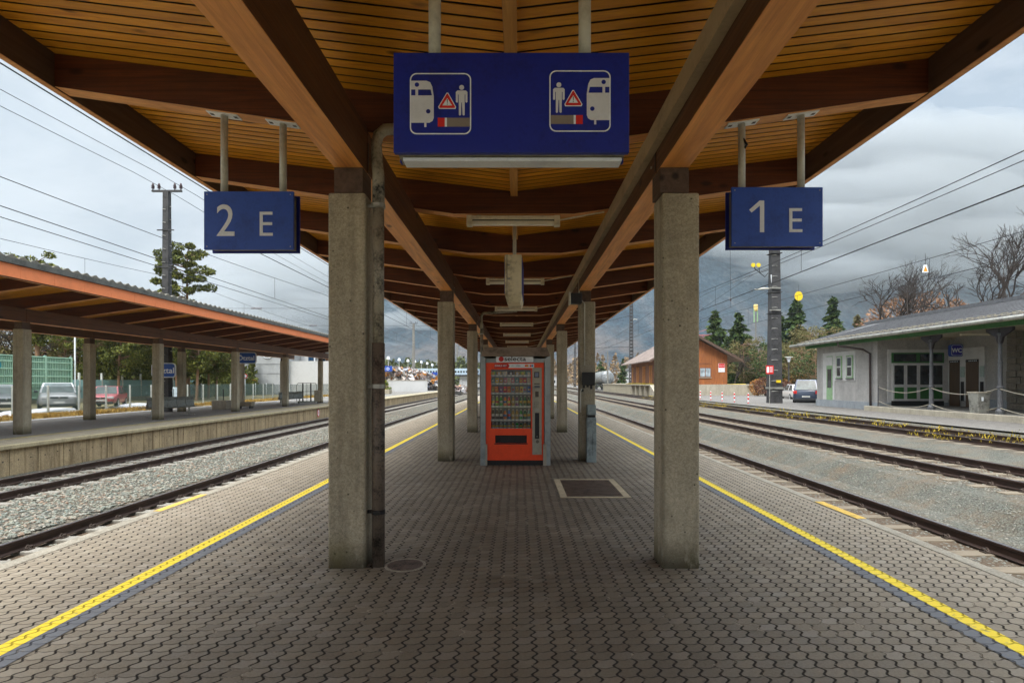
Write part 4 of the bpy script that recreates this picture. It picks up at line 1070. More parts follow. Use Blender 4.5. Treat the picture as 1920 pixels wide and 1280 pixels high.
def car(lab, cm, loc, rz, Lg=4.2, W=1.75, H=1.45, belt=.92, hood=.86, cab=(-.85, -.15, 1.45, 1.95), trunk=None, cat='car'):
    """front of the car looks along -y"""
    t = thing('parked_car', lab, cat, loc, rz)
    h = W/2; y0, y1 = -Lg/2, Lg/2
    trunk = trunk or hood+.04
    st = [(y0, .36, .60, .70), (y0+.05, .24, hood-.16, .86), (y0+.28, .20, hood-.06, .96), (y0+.75, .20, hood, 1), (cab[0], .20, belt, 1), (0, .20, belt+.01, 1), (cab[2], .20, belt+.02, 1), (min(cab[3], y1-.12), .20, trunk if cab[3] < y1-.3 else belt, .98), (y1-.08, .26, (trunk if cab[3] < y1-.3 else belt)-.06, .92), (y1, .40, .62, .82)]
    b = MB(); nn = 9
    for y, zb_, zt, k in st:
        w_ = h*k
        sec = [(-w_*.86, zb_), (-w_*.98, zb_+.12), (-w_, (zb_+zt)/2), (-w_*.95, zt-.06), (-w_*.72, zt), (0, zt+.02)]
        sec = sec+[(-x, z) for x, z in sec[:-1]][::-1]
        b.v += [(x, y, z) for x, z in sec]
    n = 11
    for i in range(len(st)-1):
        for k in range(n):
            a0 = i*n+k; a1 = i*n+(k+1) % n; b.f.append((a0, a1, a1+n, a0+n))
    b.f.append(tuple(range(n))); b.f.append(tuple((len(st)-1)*n+k for k in range(n)))
    body = b.build('body', cm, t, smooth=True); bd = body.modifiers.new('s', 'SUBSURF'); bd.levels = bd.render_levels = 1
    # cabin
    c0, c1, c2, c3 = cab; wb, wr = h*.93, h*.74; zb0 = belt-.05
    P = lambda y, z, w_: [(-w_, y, z), (w_, y, z)]
    V = P(c0, zb0, wb)+P(c1, H, wr)+P(c2, H-.01, wr)+P(c3, zb0, wb)
    MB().add(V, [(0, 1, 3, 2), (2, 3, 5, 4), (4, 5, 7, 6), (0, 2, 4, 6), (1, 7, 5, 3), (0, 6, 7, 1)]).build('cabin', cm, t, bevel=.06, seg=3)
    def quad(name, A, B, C_, D, inset, off):
        A, B, C_, D = map(Vector, (A, B, C_, D)); cen = (A+B+C_+D)/4; nrm = (B-A).cross(D-A).normalized()
        if nrm.dot(cen-Vector((0, (c1+c2)/2, belt))) < 0: nrm = -nrm
        q = [cen+(p_-cen)*inset+nrm*off for p_ in (A, B, C_, D)]; q2 = [p_-nrm*.02 for p_ in q]
        return MB().add(q+q2, [(0, 1, 2, 3), (4, 5, 6, 7), (0, 1, 5, 4), (1, 2, 6, 5), (2, 3, 7, 6), (3, 0, 4, 7)]).build(name, m_cglass, t)
    quad('windscreen', V[0], V[1], V[3], V[2], .88, .008); quad('rear_window', V[6], V[7], V[5], V[4], .82, .008)
    ym = (c1+c2)/2+.05; 
    for s in (0, 1):
        bl = Vector(V[0+s]).lerp(Vector(V[6+s]), .0); br = Vector(V[6+s])
        mb_ = Vector(V[0+s]).lerp(br, (ym-c0)/(c3-c0)); mt = Vector(V[2+s]).lerp(Vector(V[4+s]), (ym-c1)/(c2-c1))
        quad('side_window', V[0+s], mb_, mt, V[2+s], .80, .006); quad('side_window', mb_, br, V[4+s], mt, .80, .006)
    # face
    for s in (-1, 1):
        MB().box(s*h*.66-.17, s*h*.66+.17, y0+.02, y0+.22, hood-.28, hood-.13).build('headlight', m_lamp, t, bevel=.03)
        MB().box(s*h*.78-.1, s*h*.78+.1, y1-.16, y1+.005, hood-.2, hood+.02).build('tail_light', m_red, t, bevel=.02)
        MB().box(s*(h+.06)-.09, s*(h+.06)+.09, c0+.18, c0+.30, belt-.02, belt+.12).build('mirror', m_trim, t, bevel=.03)
    MB().box(-h*.42, h*.42, y0+.0, y0+.1, hood-.27, hood-.17).build('grille', m_trim, t, bevel=.01)
    MB().prism(disc(0, hood-.2, .055, 14), y0-.02, y0+.02).build('badge', m_rim, t)
    MB().box(-h*.80, h*.80, y0-.02, y0+.14, .24, .40).build('bumper', m_trim, t, bevel=.03)
    MB().box(-.26, .26, y0-.03, y0-.018, .44, .55).build('plate', m_plate, t); MB().box(-.26, .26, y1+.006, y1+.018, .55, .66).build('plate', m_plate, t)
    MB().box(-h*.8, h*.8, y1-.1, y1+.03, .26, .45).build('rear_bumper', m_trim, t, bevel=.03)
    wh = None
    for s in (-1, 1):
        for y in (y0+.78, y1-.75):
            if wh is None:
                wh = MB().tube([(-.10, 0, 0), (.10, 0, 0)], .315, 20).build('wheel', m_tyre, t, bevel=.03)
                b = MB().tube([(-.106, 0, 0), (-.06, 0, 0)], .20, 16)
                b.build('rim', m_rim, wh)
                o = wh
            else:
                o = wh.copy(); C.objects.link(o); o.parent = t
                rr = wh.children[0].copy(); C.objects.link(rr); rr.parent = o
            o.location = (s*(h-.10), y, .315); o.rotation_euler = (0, 0, 0 if s < 0 else PI)
    return t
car('dark grey car parked behind the fence at the very edge, left of the silver one', carpaint('dark grey paint', (.10, .115, .13)), (-30.6, 33.5, 0), R(42), 4.3, 1.85, 1.55, 1.0, .92, (-.95, -.25, 1.3, 2.0))
car('silver four wheel drive car parked facing the fence between the first two columns', carpaint('silver paint', (.34, .355, .36)), (-28.7, 34.9, 0), R(41), 4.4, 1.95, 1.66, 1.08, 1.0, (-.85, -.15, 1.5, 2.1))
car('small red hatchback with pale bonnet parked behind the second column', carpaint('faded red paint', (.62, .10, .12)), (-28.3, 38.6, 0), R(24), 3.8, 1.68, 1.42, .92, .86, (-.8, -.2, 1.1, 1.8))
car('dark blue minivan parked beside the corner of the white toilet building', carpaint('dark blue paint', (.045, .065, .11)), (22.0, 42.6, .04), R(150), 4.3, 1.8, 1.85, 1.08, 1.0, (-1.1, -.35, 1.75, 2.1), cat='van')
car('white car half hidden behind the dark blue minivan', carpaint('white paint', (.70, .70, .68)), (25.2, 51, .04), R(170), 4.2, 1.7, 1.45)
car('silver saloon between the street lamp and the minivan', carpaint('light silver paint', (.50, .51, .51)), (31.5, 66, .04), R(80), 4.5, 1.75, 1.45)
car('pale blue saloon parked behind the stack of boards beside the wooden shed', carpaint('pale blue white paint', (.62, .68, .74)), (30.2, 77, .04), R(80), 4.5, 1.75, 1.42)

# ------------------------------------------------------------------ toilet building with iron columned veranda
m_rough = concrete('grey roughcast', (.45, .44, .43), .5, stain=.28, pits=False, dark=(.28, .28, .27), bs=1.0)
m_plinth = concrete('blue grey plinth', (.33, .37, .41), .6, stain=.15, pits=False, dark=(.22, .25, .28), bs=.3)
m_lime = paint('white surround', (.68, .68, .67), .7, 0, .06); m_grn = paint('green wood', (.035, .17, .035), .5, 0, .12, 6); m_grn_l = paint('light green wood', (.30, .48, .26), .5, 0, .12)
m_dglass = glass('dark pane', (.022, .026, .028), .08, .9); m_cast = paint('cast iron grey', (.14, .145, .155), .45, .3, .15, 6); m_castd = paint('dark cast bracket', (.035, .028, .032), .5, .2)
m_door = wood('brown door', (.16, .10, .055), (.07, .042, .024), 'Z', knots=False)
T0 = (19.3, 30.1, .03)
t = thing('toilet_building', 'grey roughcast building with green doors, WC sign and veranda beyond the tracks', 'building', T0)
X0, Y0_, Z0 = T0
def B(x0, x1, y0, y1, z0, z1): return MB().box(x0-X0, x1-X0, y0-Y0_, y1-Y0_, z0-Z0, z1-Z0)
b = B(19.3, 29, 30.1, 36.2, 0.42, 4.08); b.box(23.1-X0, 29-X0, 4-Y0_, 30.0-Y0_, .0, 4.05); b.build('wall', m_rough, t)
B(19.25, 28.9, 30.05, 36.25, .0, .60).build('plinth', m_plinth, t)
B(23.05, 23.2, 26.4, 27.6, .43, .85).build('plinth', m_plinth, t)
# facade door and windows towards the track
sr = MB()
for (ya, yb, za, zb2) in ((34.15, 35.45, .62, 3.5), (32.05, 34.15, 1.76, 3.5)): sr.box(19.27-X0, 19.35-X0, ya-Y0_, yb-Y0_, za-Z0, zb2-Z0)
sr.build('white_surround', m_lime, t)
d = B(19.255, 19.30, 34.35, 35.0, .50, 3.3).build('side_door', m_grn_l, t)
B(19.25, 19.256, 34.45, 34.9, 1.35, 2.5).build('door_glass', m_dglass, d); B(19.248, 19.256, 34.35, 35.0, 2.72, 3.25).build('fanlight', m_lime, d)
for ya, yb in ((33.32, 33.9), (32.22, 32.85)):
    w_ = B(19.22, 19.272, ya, yb, 1.93, 3.25).build('window', m_grn_l, t)
    B(19.212, 19.221, ya+.07, yb-.07, 2.0, 3.18).build('sash', m_lime, w_)
    B(19.206, 19.2115, ya+.12, yb-.12, 2.06, 2.56).build('pane', m_dglass, w_); B(19.206, 19.2115, ya+.12, yb-.12, 2.64, 3.12).build('pane', m_dglass, w_)
    B(19.20, 19.28, ya-.04, yb+.04, 1.86, 1.925).build('sill', m_cast, w_)
# double green doors in the veranda
B(19.83, 23.04, 30.03, 30.12, .60, 3.45).build('door_surround', m_lime, t)
B(20.0, 22.8, 29.99, 30.028, 2.72, 3.27).build('transom', m_grn, t)
for x in (20.1, 21.5): B(x, x+1.2, 29.975, 29.989, 2.80, 3.2).build('transom_pane', m_dglass, t)
B(20.0, 22.8, 30.0, 30.05, .43, .69).build('threshold', m_black, t)
for k in range(4):
    xa_ = 20.03+k*.69
    d = B(xa_+.006, xa_+.684, 29.98, 30.028, .70, 2.71).build('door_leaf', m_lime, t)
    B(xa_+.10, xa_+.60, 29.972, 29.979, 1.57, 2.59).build('pane', m_dglass, d); B(xa_+.10, xa_+.60, 29.972, 29.979, .80, 1.42).build('green_panel', m_grn, d)
# WC side
B(23.02, 23.12, 27.65, 30.0, .75, 3.45).build('toilet_surround', m_lime, t)
for ya, yb in ((29.2, 29.88), (28.0, 28.78)):
    d = B(22.99, 23.018, ya, yb, .43, 2.85).build('toilet_door', m_door, t)
    B(22.98, 22.989, ya, yb, 2.72, 2.83).build('name_strip', m_black, d)
    for q in range(5): B(22.974, 22.979, ya+.08+q*.11, ya+.14+q*.11, 2.75, 2.80).build('lettering', m_white, d)
for ya in (29.0, 27.78):
    s_ = B(22.98, 23.015, ya-.08, ya+.10, .72, 1.72).build('coin_lock', m_black, t)
    B(22.97, 23.015, ya-.12, ya+.12, 1.95, 2.5).build('notice', paint('notice', (.50, .62, .58), .6, 0, .3, 30), t)
m_stonew = concrete('dressed stone', (.22, .19, .15), .4, stain=.3, pits=False, dark=(.08, .07, .055), bs=1.2)
sb = MB(); rr_ = random.Random(8)
for c_ in range(12):
    z = .43+c_*.30
    ys_ = [26.35, 25.6+.22*(c_ % 2), 24.9-.2*(c_ % 2), 24.1+.2*(c_ % 2), 23.2, 22.3-.2*(c_ % 2), 21.2, 20, 18.5, 16.5]
    for a, c in zip(ys_, ys_[1:]): sb.box(22.97-X0-rr_.uniform(0, .04), 23.15-X0, c+.012-Y0_, a-.012-Y0_, z+.012-Z0, z+.288-Z0)
sb.build('stone_corner', m_stonew, t, bevel=.01)
B(22.6, 22.96, 24.9, 25.05, 2.6, 4.0).build('green_shutter', m_grn, t)
# veranda floor, ceiling, eaves beam, roof
B(18.62, 23.1, 4, 30.04, -.02, .43).build('veranda_floor', m_asph, t)
B(18.45, 18.615, 4, 29.9, -.02, .435).build('veranda_kerb', m_conc_light, t, bevel=.02)
cb = MB(); n = 0
ya = 8.0
while ya < 30.0:
    n += 1
    for x, z in ((18.6, 4.03), (23.1, 4.06)): cb.v.append((x-X0, ya-Y0_, z+(.035 if n % 2 else 0)-Z0))
    ya += .06
for i in range(n-1): cb.f.append((2*i, 2*i+1, 2*i+3, 2*i+2))
cb.build('corrugated_ceiling', paint('cream corrugated', (.52, .47, .34), .6, 0, .15), t, recalc=False)
cb = MB(); i0 = 0; x = 19.35
while x < 23.05: 
    cb.prism([(x-X0, 4.06-Z0), (x+.16-X0, 4.06-Z0), (x+.11-X0, 3.90-Z0), (x+.05-X0, 3.90-Z0)], 29.6-Y0_, 29.62-Y0_); x += .16
cb.build('scalloped_valance', paint('cream valance', (.52, .47, .34), .6, 0, .15), t)
B(18.75, 18.95, 6, 36.6, 3.86, 4.05).build('eaves_beam', m_grn, t)
b = B(20.6, 21.9, 26, 26.15, 3.86, 3.95); b.build('veranda_lamp', m_cream, t)
def roofpoly(x): return 4.10+(x-18.25)*.27
m_roof = NB('bitumen roof'); _v = m_roof.pos(); _f = m_roof.noise(m_roof.mp(_v, (.4, 3, 1)), 2, 7, .65)
m_roof = m_roof.fin(m_roof.ramp(_f, [(.35, (.035, .036, .04)), (.52, (.075, .078, .083)), (.66, (.20, .20, .20))]), .6, h=_f, bs=.4, bd=.03)
MB().add([(18.25-X0, 4-Y0_, 4.10-Z0), (24.0-X0, 4-Y0_, 5.65-Z0), (24.0-X0, 38.6-Y0_, 5.65-Z0), (18.25-X0, 37.3-Y0_, 4.10-Z0), (30-X0, 4-Y0_, 4.10-Z0), (30-X0, 37.3-Y0_, 4.1-Z0)], [(0, 1, 2, 3), (1, 4, 5, 2), (2, 5, 3), (0, 3, 5, 4)]).build('roof', m_roof, t)
rb = MB(); y = 4.2
rx = random.Random(4)
while y < 37.0:
    rb.bar((18.28-X0, y-Y0_, 4.125-Z0), (23.8-X0, y-Y0_+(1.2 if y > 36 else 0), 5.61-Z0), .045, .05); y += .52
rb.build('roof_seams', m_cast, t)
sg = MB(); y = 4.3
while y < 36.8:
    for q in range(3):
        L_ = .42*rx.uniform(.7, 1); xx = 18.5+q*.30; zz = 4.10+(xx-18.25)*.27+.075
        sg.bar((xx-X0, y-Y0_+q*.1, zz-Z0), (xx-X0, y-Y0_+q*.1+L_, zz-Z0), .05, .035)
    y += .56
tag(sg.build('snow_guards', m_conc_light, t), kind='stuff')
gt = MB().tube([(18.15-X0, 4-Y0_, 4.06-Z0), (18.15-X0, 37.4-Y0_, 4.06-Z0)], .085, 10).build('gutter', m_steel, t, smooth=True)
MB().box(23.85-X0, 24.1-X0, 4-Y0_, 38.6-Y0_, 5.64-Z0, 5.82-Z0).build('ridge_cap', m_cast, t)
m_bpipe = paint('brown pipe', (.07, .05, .045), .45, .2, .2)
MB().tube([(18.18-X0, 31.9-Y0_, 4.0-Z0), (18.2-X0, 31.85-Y0_, 3.75-Z0), (19.0-X0, 30.9-Y0_, 3.5-Z0), (19.18-X0, 30.55-Y0_, 3.25-Z0), (19.18-X0, 30.5-Y0_, 0)], .06, 10).build('downpipe', m_bpipe, t, smooth=True)
# cast iron columns
c0 = None
for y in (29.6-7.4*k*.5 for k in range(1, 6)):
    if c0 is None:
        c0 = MB().lathe([(.16, 0), (.16, .12), (.10, .22), (.085, 1.0), (.13, 1.03), (.13, 1.09), (.085, 1.12), (.072, 2.0), (.09, 2.02), (.09, 2.06), (.07, 2.08), (.06, 3.1), (.11, 3.14), (.11, 3.2), (.06, 3.22)], n=14).build('iron_column', m_cast, t, smooth=False, loc=(19.1-X0, y-Y0_, .40))
        b = MB()
        for s in (-1, 1):
            b.prism([(s*.02, 2.75), (s*.10, 2.85), (s*.16, 3.05), (s*.35, 3.16), (s*.48, 3.22), (s*.62, 3.30), (s*.62, 3.42), (s*.02, 3.42)], -.05, .05, 'X')
        br = b.build('bracket', m_castd, c0)
        c = c0
    else:
        c = c0.copy(); C.objects.link(c); c.parent = t; c.location = (19.1-X0, y-Y0_, .40)
        q = br.copy(); C.objects.link(q); q.parent = c
# (columns land at 25.9 and 22.2)
t2 = thing('toilet_sign', 'blue rounded box sign with white letters WC above the brown doors', 'sign', (22.72, 29.1, 3.34))
MB().prism(rrect(-.33, .33, -.32, .32, .12), -.08, .08).build('box', m_blue2, t2)
MB().prism(rrect(-.285, .285, -.275, .275, .10), -.085, -.081).build('white_rim', m_white, t2)
MB().prism(rrect(-.265, .265, -.255, .255, .09), -.090, -.086).build('face', paint('wc blue', (.02, .02, .42), .35), t2)
text('lettering', 'WC', .30, m_white, t2, (0, -.092, -.10), align='CENTER', bold=.012)
MB().box(.2, .40, -.02, .02, -.03, .03).build('arm', m_black, t2)
t2 = thing('litter_bin', 'square grey metal bin standing on the veranda edge below the WC sign', 'bin', (18.95, 23.0, .43))
b = MB(); b.add([(-.24, -.22, 0), (.20, -.22, 0), (.20, .22, 0), (-.24, .22, 0), (-.30, -.25, .82), (.24, -.25, .82), (.24, .25, .82), (-.30, .25, .82)], [(0, 1, 5, 4), (1, 2, 6, 5), (2, 3, 7, 6), (3, 0, 4, 7), (4, 5, 6, 7), (0, 1, 2, 3)]); b.build('body', m_steel, t2, bevel=.02)
MB().box(-.32, .26, -.27, .27, .82, .87).build('rim', m_conc_light, t2); MB().box(-.14, -.06, -.262, -.25, .5, .66).build('sticker', m_white, t2)
t2 = thing('barrier_chain', 'sagging pale chains strung between the iron columns of the veranda', 'chain', (18.85, 26, .43))
def sag(p, q, d, r=.02):
    p, q = Vector(p), Vector(q); return MB().tube([p.lerp(q, i/12)-Vector((0, 0, d*4*(i/12)*(1-i/12))) for i in range(13)], r, 5)
for z in (1.0, .25):
    sag((.2, 3.6, z), (.2, -.1, z), .26).build('chain', m_conc_light, t2)
    sag((.2, -.15, z), (.2, -3.75, z), .26).build('chain', m_conc_light, t2)
    sag((.2, -3.85, z), (.2, -7.5, z), .26).build('chain', m_conc_light, t2)
MB().tube([(.2, 3.65, 0), (.2, 3.65, 1.08)], .035, 8).build('post', m_cast, t2)
# ------------------------------------------------------------------ wooden goods shed and loading dock
m_plank = wood('weathered vertical planks', (.50, .17, .04), (.15, .045, .018), 'Z', board=.16, boardaxis='X', vary=.6, rough=.7, bs=.6)
m_plank_s = wood('brown side planks', (.30, .12, .055), (.13, .05, .025), 'Z', board=.16, boardaxis='Y', vary=.4, rough=.7)
b = NB('clay tiles'); v = b.pos(); yv = b.ma('FRACT', b.ma('MULTIPLY', b.sep(v)[0], 3.0)); f = b.noise(v, 1.5, 6, .65)
tcol = b.mix(b.ramp(yv, [(0, 1), (.14, 0)]), b.ramp(f, [(.35, (.13, .10, .085)), (.65, (.27, .21, .18))]), (.05, .04, .035))
m_tiles = b.fin(tcol, .85, h=yv, bs=.5, bd=.05)
t = thing('goods_shed', 'wooden plank goods shed with tiled gable roof beside the loading dock', 'shed', (20.4, 65, 1.3))
W_ = 3.85
gz = lambda x: 5.72-.556*abs(x)
b = MB().prism([(-W_, 0), (W_, 0), (W_, gz(W_)-.12), (0, gz(0)-.12), (-W_, gz(W_)-.12)], .02, 17)
b.build('wall', m_plank, t)
MB().box(-W_-.03, -W_, .02, 17, 0, gz(W_)-.12).build('side_wall', m_plank_s, t)
MB().prism([(-5.3, gz(5.3)), (0, gz(0)), (5.3, gz(5.3)), (5.3, gz(5.3)+.14), (0, gz(0)+.14), (-5.3, gz(5.3)+.14)], -.9, 17.6).build('roof', m_tiles, t)
MB().prism([(-5.35, gz(5.3)-.12), (0, gz(0)-.12), (5.35, gz(5.3)-.12), (5.35, gz(5.3)+.16), (0, gz(0)+.16), (-5.35, gz(5.3)+.16)], -.94, -.905).build('verge_board', m_fascia, t)
w_ = MB().box(.62, 1.95, -.03, .019, .95, 2.07).build('window', m_plank_s, t)
for x in (.70, 1.33): MB().box(x, x+.54, -.045, -.031, 1.03, 2.0).build('pane', glass('pale pane', (.30, .36, .40), .1), w_)
MB().box(.56, 2.01, -.10, .01, .87, .94).build('sill', m_conc_light, w_)
p_ = MB().box(2.82, 3.55, -.02, .019, 1.55, 2.55).build('notice_board', m_white, t)
MB().box(2.84, 3.53, -.03, -.021, 2.05, 2.53).build('red_field', m_red, p_)
text('lettering', 'ROCOM', .16, m_white, p_, (2.88, -.032, 2.22))
text('lettering', 'Tel.', .14, m_gtxt, p_, (2.9, -.022, 1.75))
MB().box(-.8, 1.9, -.02, .019, 2.5, 2.58).build('ledge', m_plank_s, t)
for k, y in enumerate((1.6, 5.4, 9.2, 13)):
    MB().box(-W_-.08, -W_-.031, y, y+2.3, 0, 2.3).build('side_door', m_plank_s, t)
    for yy in (y-.35, y+2.5): MB().bar((-W_-.1, yy, 0), (-W_-.1, yy, 2.45), .16, .16, up=(0, 1, 0)).build('post', m_raft_b, t)
t = thing('loading_dock', 'long concrete loading dock with open bays in front of the wooden shed', 'dock', (15.2, 60, 0))
MB().box(.35, 14, 4.6, 40, -.1, 1.28).build('core', m_conc, t)
MB().box(-.1, 14, 4.4, 41, 1.285, 1.42).build('deck_slab', m_conc_light, t)
MB().box(0, .34, 15.5, 40.5, -.1, 1.28).build('front_wall', m_conc, t)
for k in range(5): MB().box(-.02, .34, 4.6+k*2.7-.15, 4.6+k*2.7+.15, -.1, 1.28).build('pier', m_conc_light, t)
b = MB(); b.prism([(0, 0), (0, 1.3), (-3.6, 0)], 0, 1.9, 'X') if False else None
b.v = []; b.f = []
b.add([(-.1, 0.6, -.05), (1.9, .6, -.05), (1.9, 4.38, 1.38), (-.1, 4.38, 1.38), (-.1, 4.38, -.05), (1.9, 4.38, -.05)], [(0, 1, 2, 3), (0, 3, 4), (1, 5, 2), (3, 2, 5, 4)])
b.build('ramp', m_conc_light, t)
grasstuft('moss_on_dock', [(15.4+rg.uniform(-.2, .3), rg.uniform(64, 80), 1.43, rg.uniform(.4, .9)) for _ in range(60)]+[(rg.uniform(15.0, 17.5), rg.uniform(54, 66), .05, rg.uniform(.5, 1)) for _ in range(80)], 30, .22, m_weed, 14)
t = thing('retaining_wall', 'low stained concrete wall below the gable of the wooden shed', 'wall', (16.6, 63.6, 0))
MB().box(1.7, 9.4, 0, .4, -.05, 1.40).build('wall', m_conc_light, t)
# tank wagon
m_tank = paint('grey tank', (.27, .29, .30), .4, .3, .3, 1.2)
t = thing('tank_wagon', 'grey cylindrical railway tank wagon parked beyond the loading dock', 'tank wagon', (17.2, 108, .0))
MB().lathe([(.4, -.32), (.9, -.22), (1.22, -.05), (1.30, .15), (1.30, 11.8), (1.2, 12.0), (.5, 12.3)], n=36).build('tank', m_tank, t, smooth=True).rotation_euler = (R(-90), 0, 0)
t.children[0].location = (0, 0, 2.55)
b = MB()
for y in (1.5, 3.5, 5.5, 7.5, 9.5): b.tube([(1.33*math.cos(a), y, 2.55+1.33*math.sin(a)) for a in [2*PI*k/24 for k in range(25)]], .04, 5)
b.build('hoops', m_steel, t)
MB().box(-1.2, 1.2, -.3, 12.3, 1.0, 1.25).build('chassis', m_black, t)
for y in (1.2, 3.0, 9.2, 11): 
    for s in (-.75, .75): MB().tube([(s-.06, y, .5), (s+.06, y, .5)], .46, 18).build('wheel', m_black, t)
for s in (-.85, .85): MB().tube([(s, -.7, 1.1), (s, -.2, 1.1)], .2, 12).build('buffer', m_black, t)
MB().box(-.42, .02, -.335, -.325, 2.62, 2.70).build('white_mark', m_white, t)

# red and white posts
t0 = None
for k, x in enumerate((1313, 1332.5, 1354, 1377, 1403)):
    Y = 16.7*FPX/(x-VX); nm = ['farthest', 'fourth', 'middle', 'second', 'nearest'][k]
    lb = '%s red and white post along the edge of the pale yard' % nm
    if t0 is None:
        t0 = thing('marker_post', lb, 'bollard', (16.7, Y, .03), 0, 'red and white posts beyond the tracks')
        MB().lathe([(.05, 0), (.05, .82), (.03, .86)], n=10).build('tube', m_white, t0)
        for z in (.06, .38, .66): MB().lathe([(.053, z), (.053, z+.15)], n=10).build('red_band', m_red, t0)
        MB().lathe([(.12, 0), (.12, .03)], n=10).build('foot', m_conc, t0)
    else: dup(t0, (16.7, Y, .03), 0, lb)

# ------------------------------------------------------------------ masts and overhead line
m_mast = paint('galvanised dark mast', (.05, .050, .052), .6, .0, .3, 2)
m_mastc = concrete('concrete mast', (.20, .20, .19), stain=.3, pits=False)
m_wire = paint('wire', (.03, .032, .036), .5, .4); m_ins = paint('insulator', (.06, .035, .04), .3)
def mast(lab, x, y, h, w0, w1, z0=0, kind=0, arms=()):
    t = thing('catenary_mast', lab, 'mast', (x, y, z0))
    a, c = w0/2, w1/2
    if kind == 0:    # two flanges laced with battens
        for s in (-1, 1):
            MB().add([(s*a-.05, -a*.7, 0), (s*a+.05, -a*.7, 0), (s*a+.05, a*.7, 0), (s*a-.05, a*.7, 0), (s*c-.04, -c*.7, h), (s*c+.04, -c*.7, h), (s*c+.04, c*.7, h), (s*c-.04, c*.7, h)], [(0, 1, 5, 4), (1, 2, 6, 5), (2, 3, 7, 6), (3, 0, 4, 7), (4, 5, 6, 7), (0, 1, 2, 3)]).build('flange', m_mast, t)
        b = MB(); n = int(h/.55)
        for k in range(n):
            z = .4+k*.55; q = a+(c-a)*z/h
            b.box(-q, q, -q*.66, -q*.6, z, z+.40); b.box(-q, q, q*.6, q*.66, z, z+.40)
        b.build('battens', m_mast, t)
        MB().box(-a-.1, a+.1, -a-.05, a+.05, -.02, .25).build('footing', m_conc, t)
    else:
        MB().add([(-a, -a, 0), (a, -a, 0), (a, a, 0), (-a, a, 0), (-c, -c, h), (c, -c, h), (c, c, h), (-c, c, h)], [(0, 1, 5, 4), (1, 2, 6, 5), (2, 3, 7, 6), (3, 0, 4, 7), (4, 5, 6, 7), (0, 1, 2, 3)]).build('shaft', m_mastc if kind == 1 else m_mast, t)
        if kind == 2:
            b = MB(); k = 0; z = 1
            while z < h-.3:
                q = a+(c-a)*z/h
                MB().tube([(-q-.02, -q-.02, z), (-q*.3, -q-.08, z+.02), (q*.2, -q-.02, z)], .018, 4).build('climbing_rung', m_steel, t); MB().box(q, q+.10, -.02, .02, z+.2, z+.23).build('climbing_rung', m_steel, t); z += .75
    return t
def crossarm(t, h, half=.85, ins=(-.8, -.45, .45, .8), m=None):
    a = MB().box(-half, half, -.06, .06, h, h+.1).build('cross_arm', m_mast, t)
    for x in ins:
        MB().lathe([(.03, 0), (.03, .08), (.085, .10), (.085, .15), (.05, .17), (.085, .19), (.085, .25), (.05, .27), (.07, .30), (.03, .40)], c=(x, 0, h+.1), n=8).build('insulator', m_ins, a)
    return a
t = mast('tall grey mast with four insulators above the opposite canopy', at(313, 0, 32).x, 32, 12.55, .42, .30, 0, 2)
crossarm(t, 12.55)
for z in (10.3, 8.2): MB().box(-.45, .5, -.2, -.14, z, z+.06).build('bracket', m_mast, t)
MB().tube([(.2, -.2, 8.3), (.9, -.4, 8.35), (.95, -.4, 8.2)], .025, 6).build('hook_arm', m_mast, t)
t = mast('large dark grey mast with lamp and yellow discs below the 1 E sign', at(1452, 0, 40.5).x, 40.5, 14.0, .82, .50, .03, 2)
m_y = paint('yellow disc', (.85, .62, .02), .45)
XM = at(1452, 0, 40.5).x
def rel(px, py, Y=40.3): q = at(px, py, Y); return (q.x-XM, Y-40.5, q.z-.03)
a = MB().tube([rel(1440, 506), rel(1425, 511), rel(1416, 505), rel(1414, 500)], .035, 8).build('horn_bracket', m_black, t)
MB().tube([rel(1440, 512), rel(1434, 519), rel(1424, 511), rel(1423, 500)], .03, 8).build('horn_bracket', m_black, t)
for p in ((1412, 497), (1422, 497)):
    q = rel(*p, 40.2); MB().prism([(u+q[0], v+q[2]) for u, v in disc(0, 0, .15, 16)], q[1]-.04, q[1]+.02).build('yellow_disc', m_y, t)
MB().tube([rel(1446, 515), rel(1450, 560), rel(1452, 640), rel(1453, 700), rel(1453, 728)], .045, 8).build('white_conduit', m_white, t)
MB().tube([rel(1415, 543), rel(1432, 541), rel(1442, 541)], [.05, .09, .04], 10).build('lamp_arm', m_pole, t)
for z in (6.6, 8.1, 10.9): b = MB().box(-.40, .40, -.40, .40, z, z+.05); b.build('strap', m_mast, t)
for py in (541, 582): 
    q = rel(1452, py); MB().box(q[0]-.42, q[0]+.34, -.46, -.36, q[2]-.04, q[2]+.05).build('clamp', m_steel, t)
q = rel(1451, 728); MB().box(-.44, .44, -.46, .46, q[2]-.04, q[2]+.10).build('collar', m_steel, t)
q = rel(1457, 715); MB().box(q[0]-.18, q[0]+.14, -.5, -.42, q[2]-.08, q[2]+.10).build('yellow_plate', m_y, t)
# red no-crossing sign on its own post
q = at(1443, 693, 39.6)
t = thing('warning_sign', 'small red and white notice on a post beside the big right-hand mast', 'sign', (q.x, 39.6, .03))
MB().tube([(0, 0, 0), (0, 0, q.z-.4)], .03, 6).build('post', m_steel, t)
MB().prism(rrect(-.27, .27, q.z-.33, q.z+.27, .05), -.03, -.01).build('panel', m_red, t)
MB().prism(rrect(-.22, -.05, q.z-.25, q.z+.19, .08), -.035, -.031).build('white_field', m_white, t)
for k in range(3): MB().box(-.0, .20, -.035, -.031, q.z-.18+k*.14, q.z-.12+k*.14).build('text_line', m_white, t)
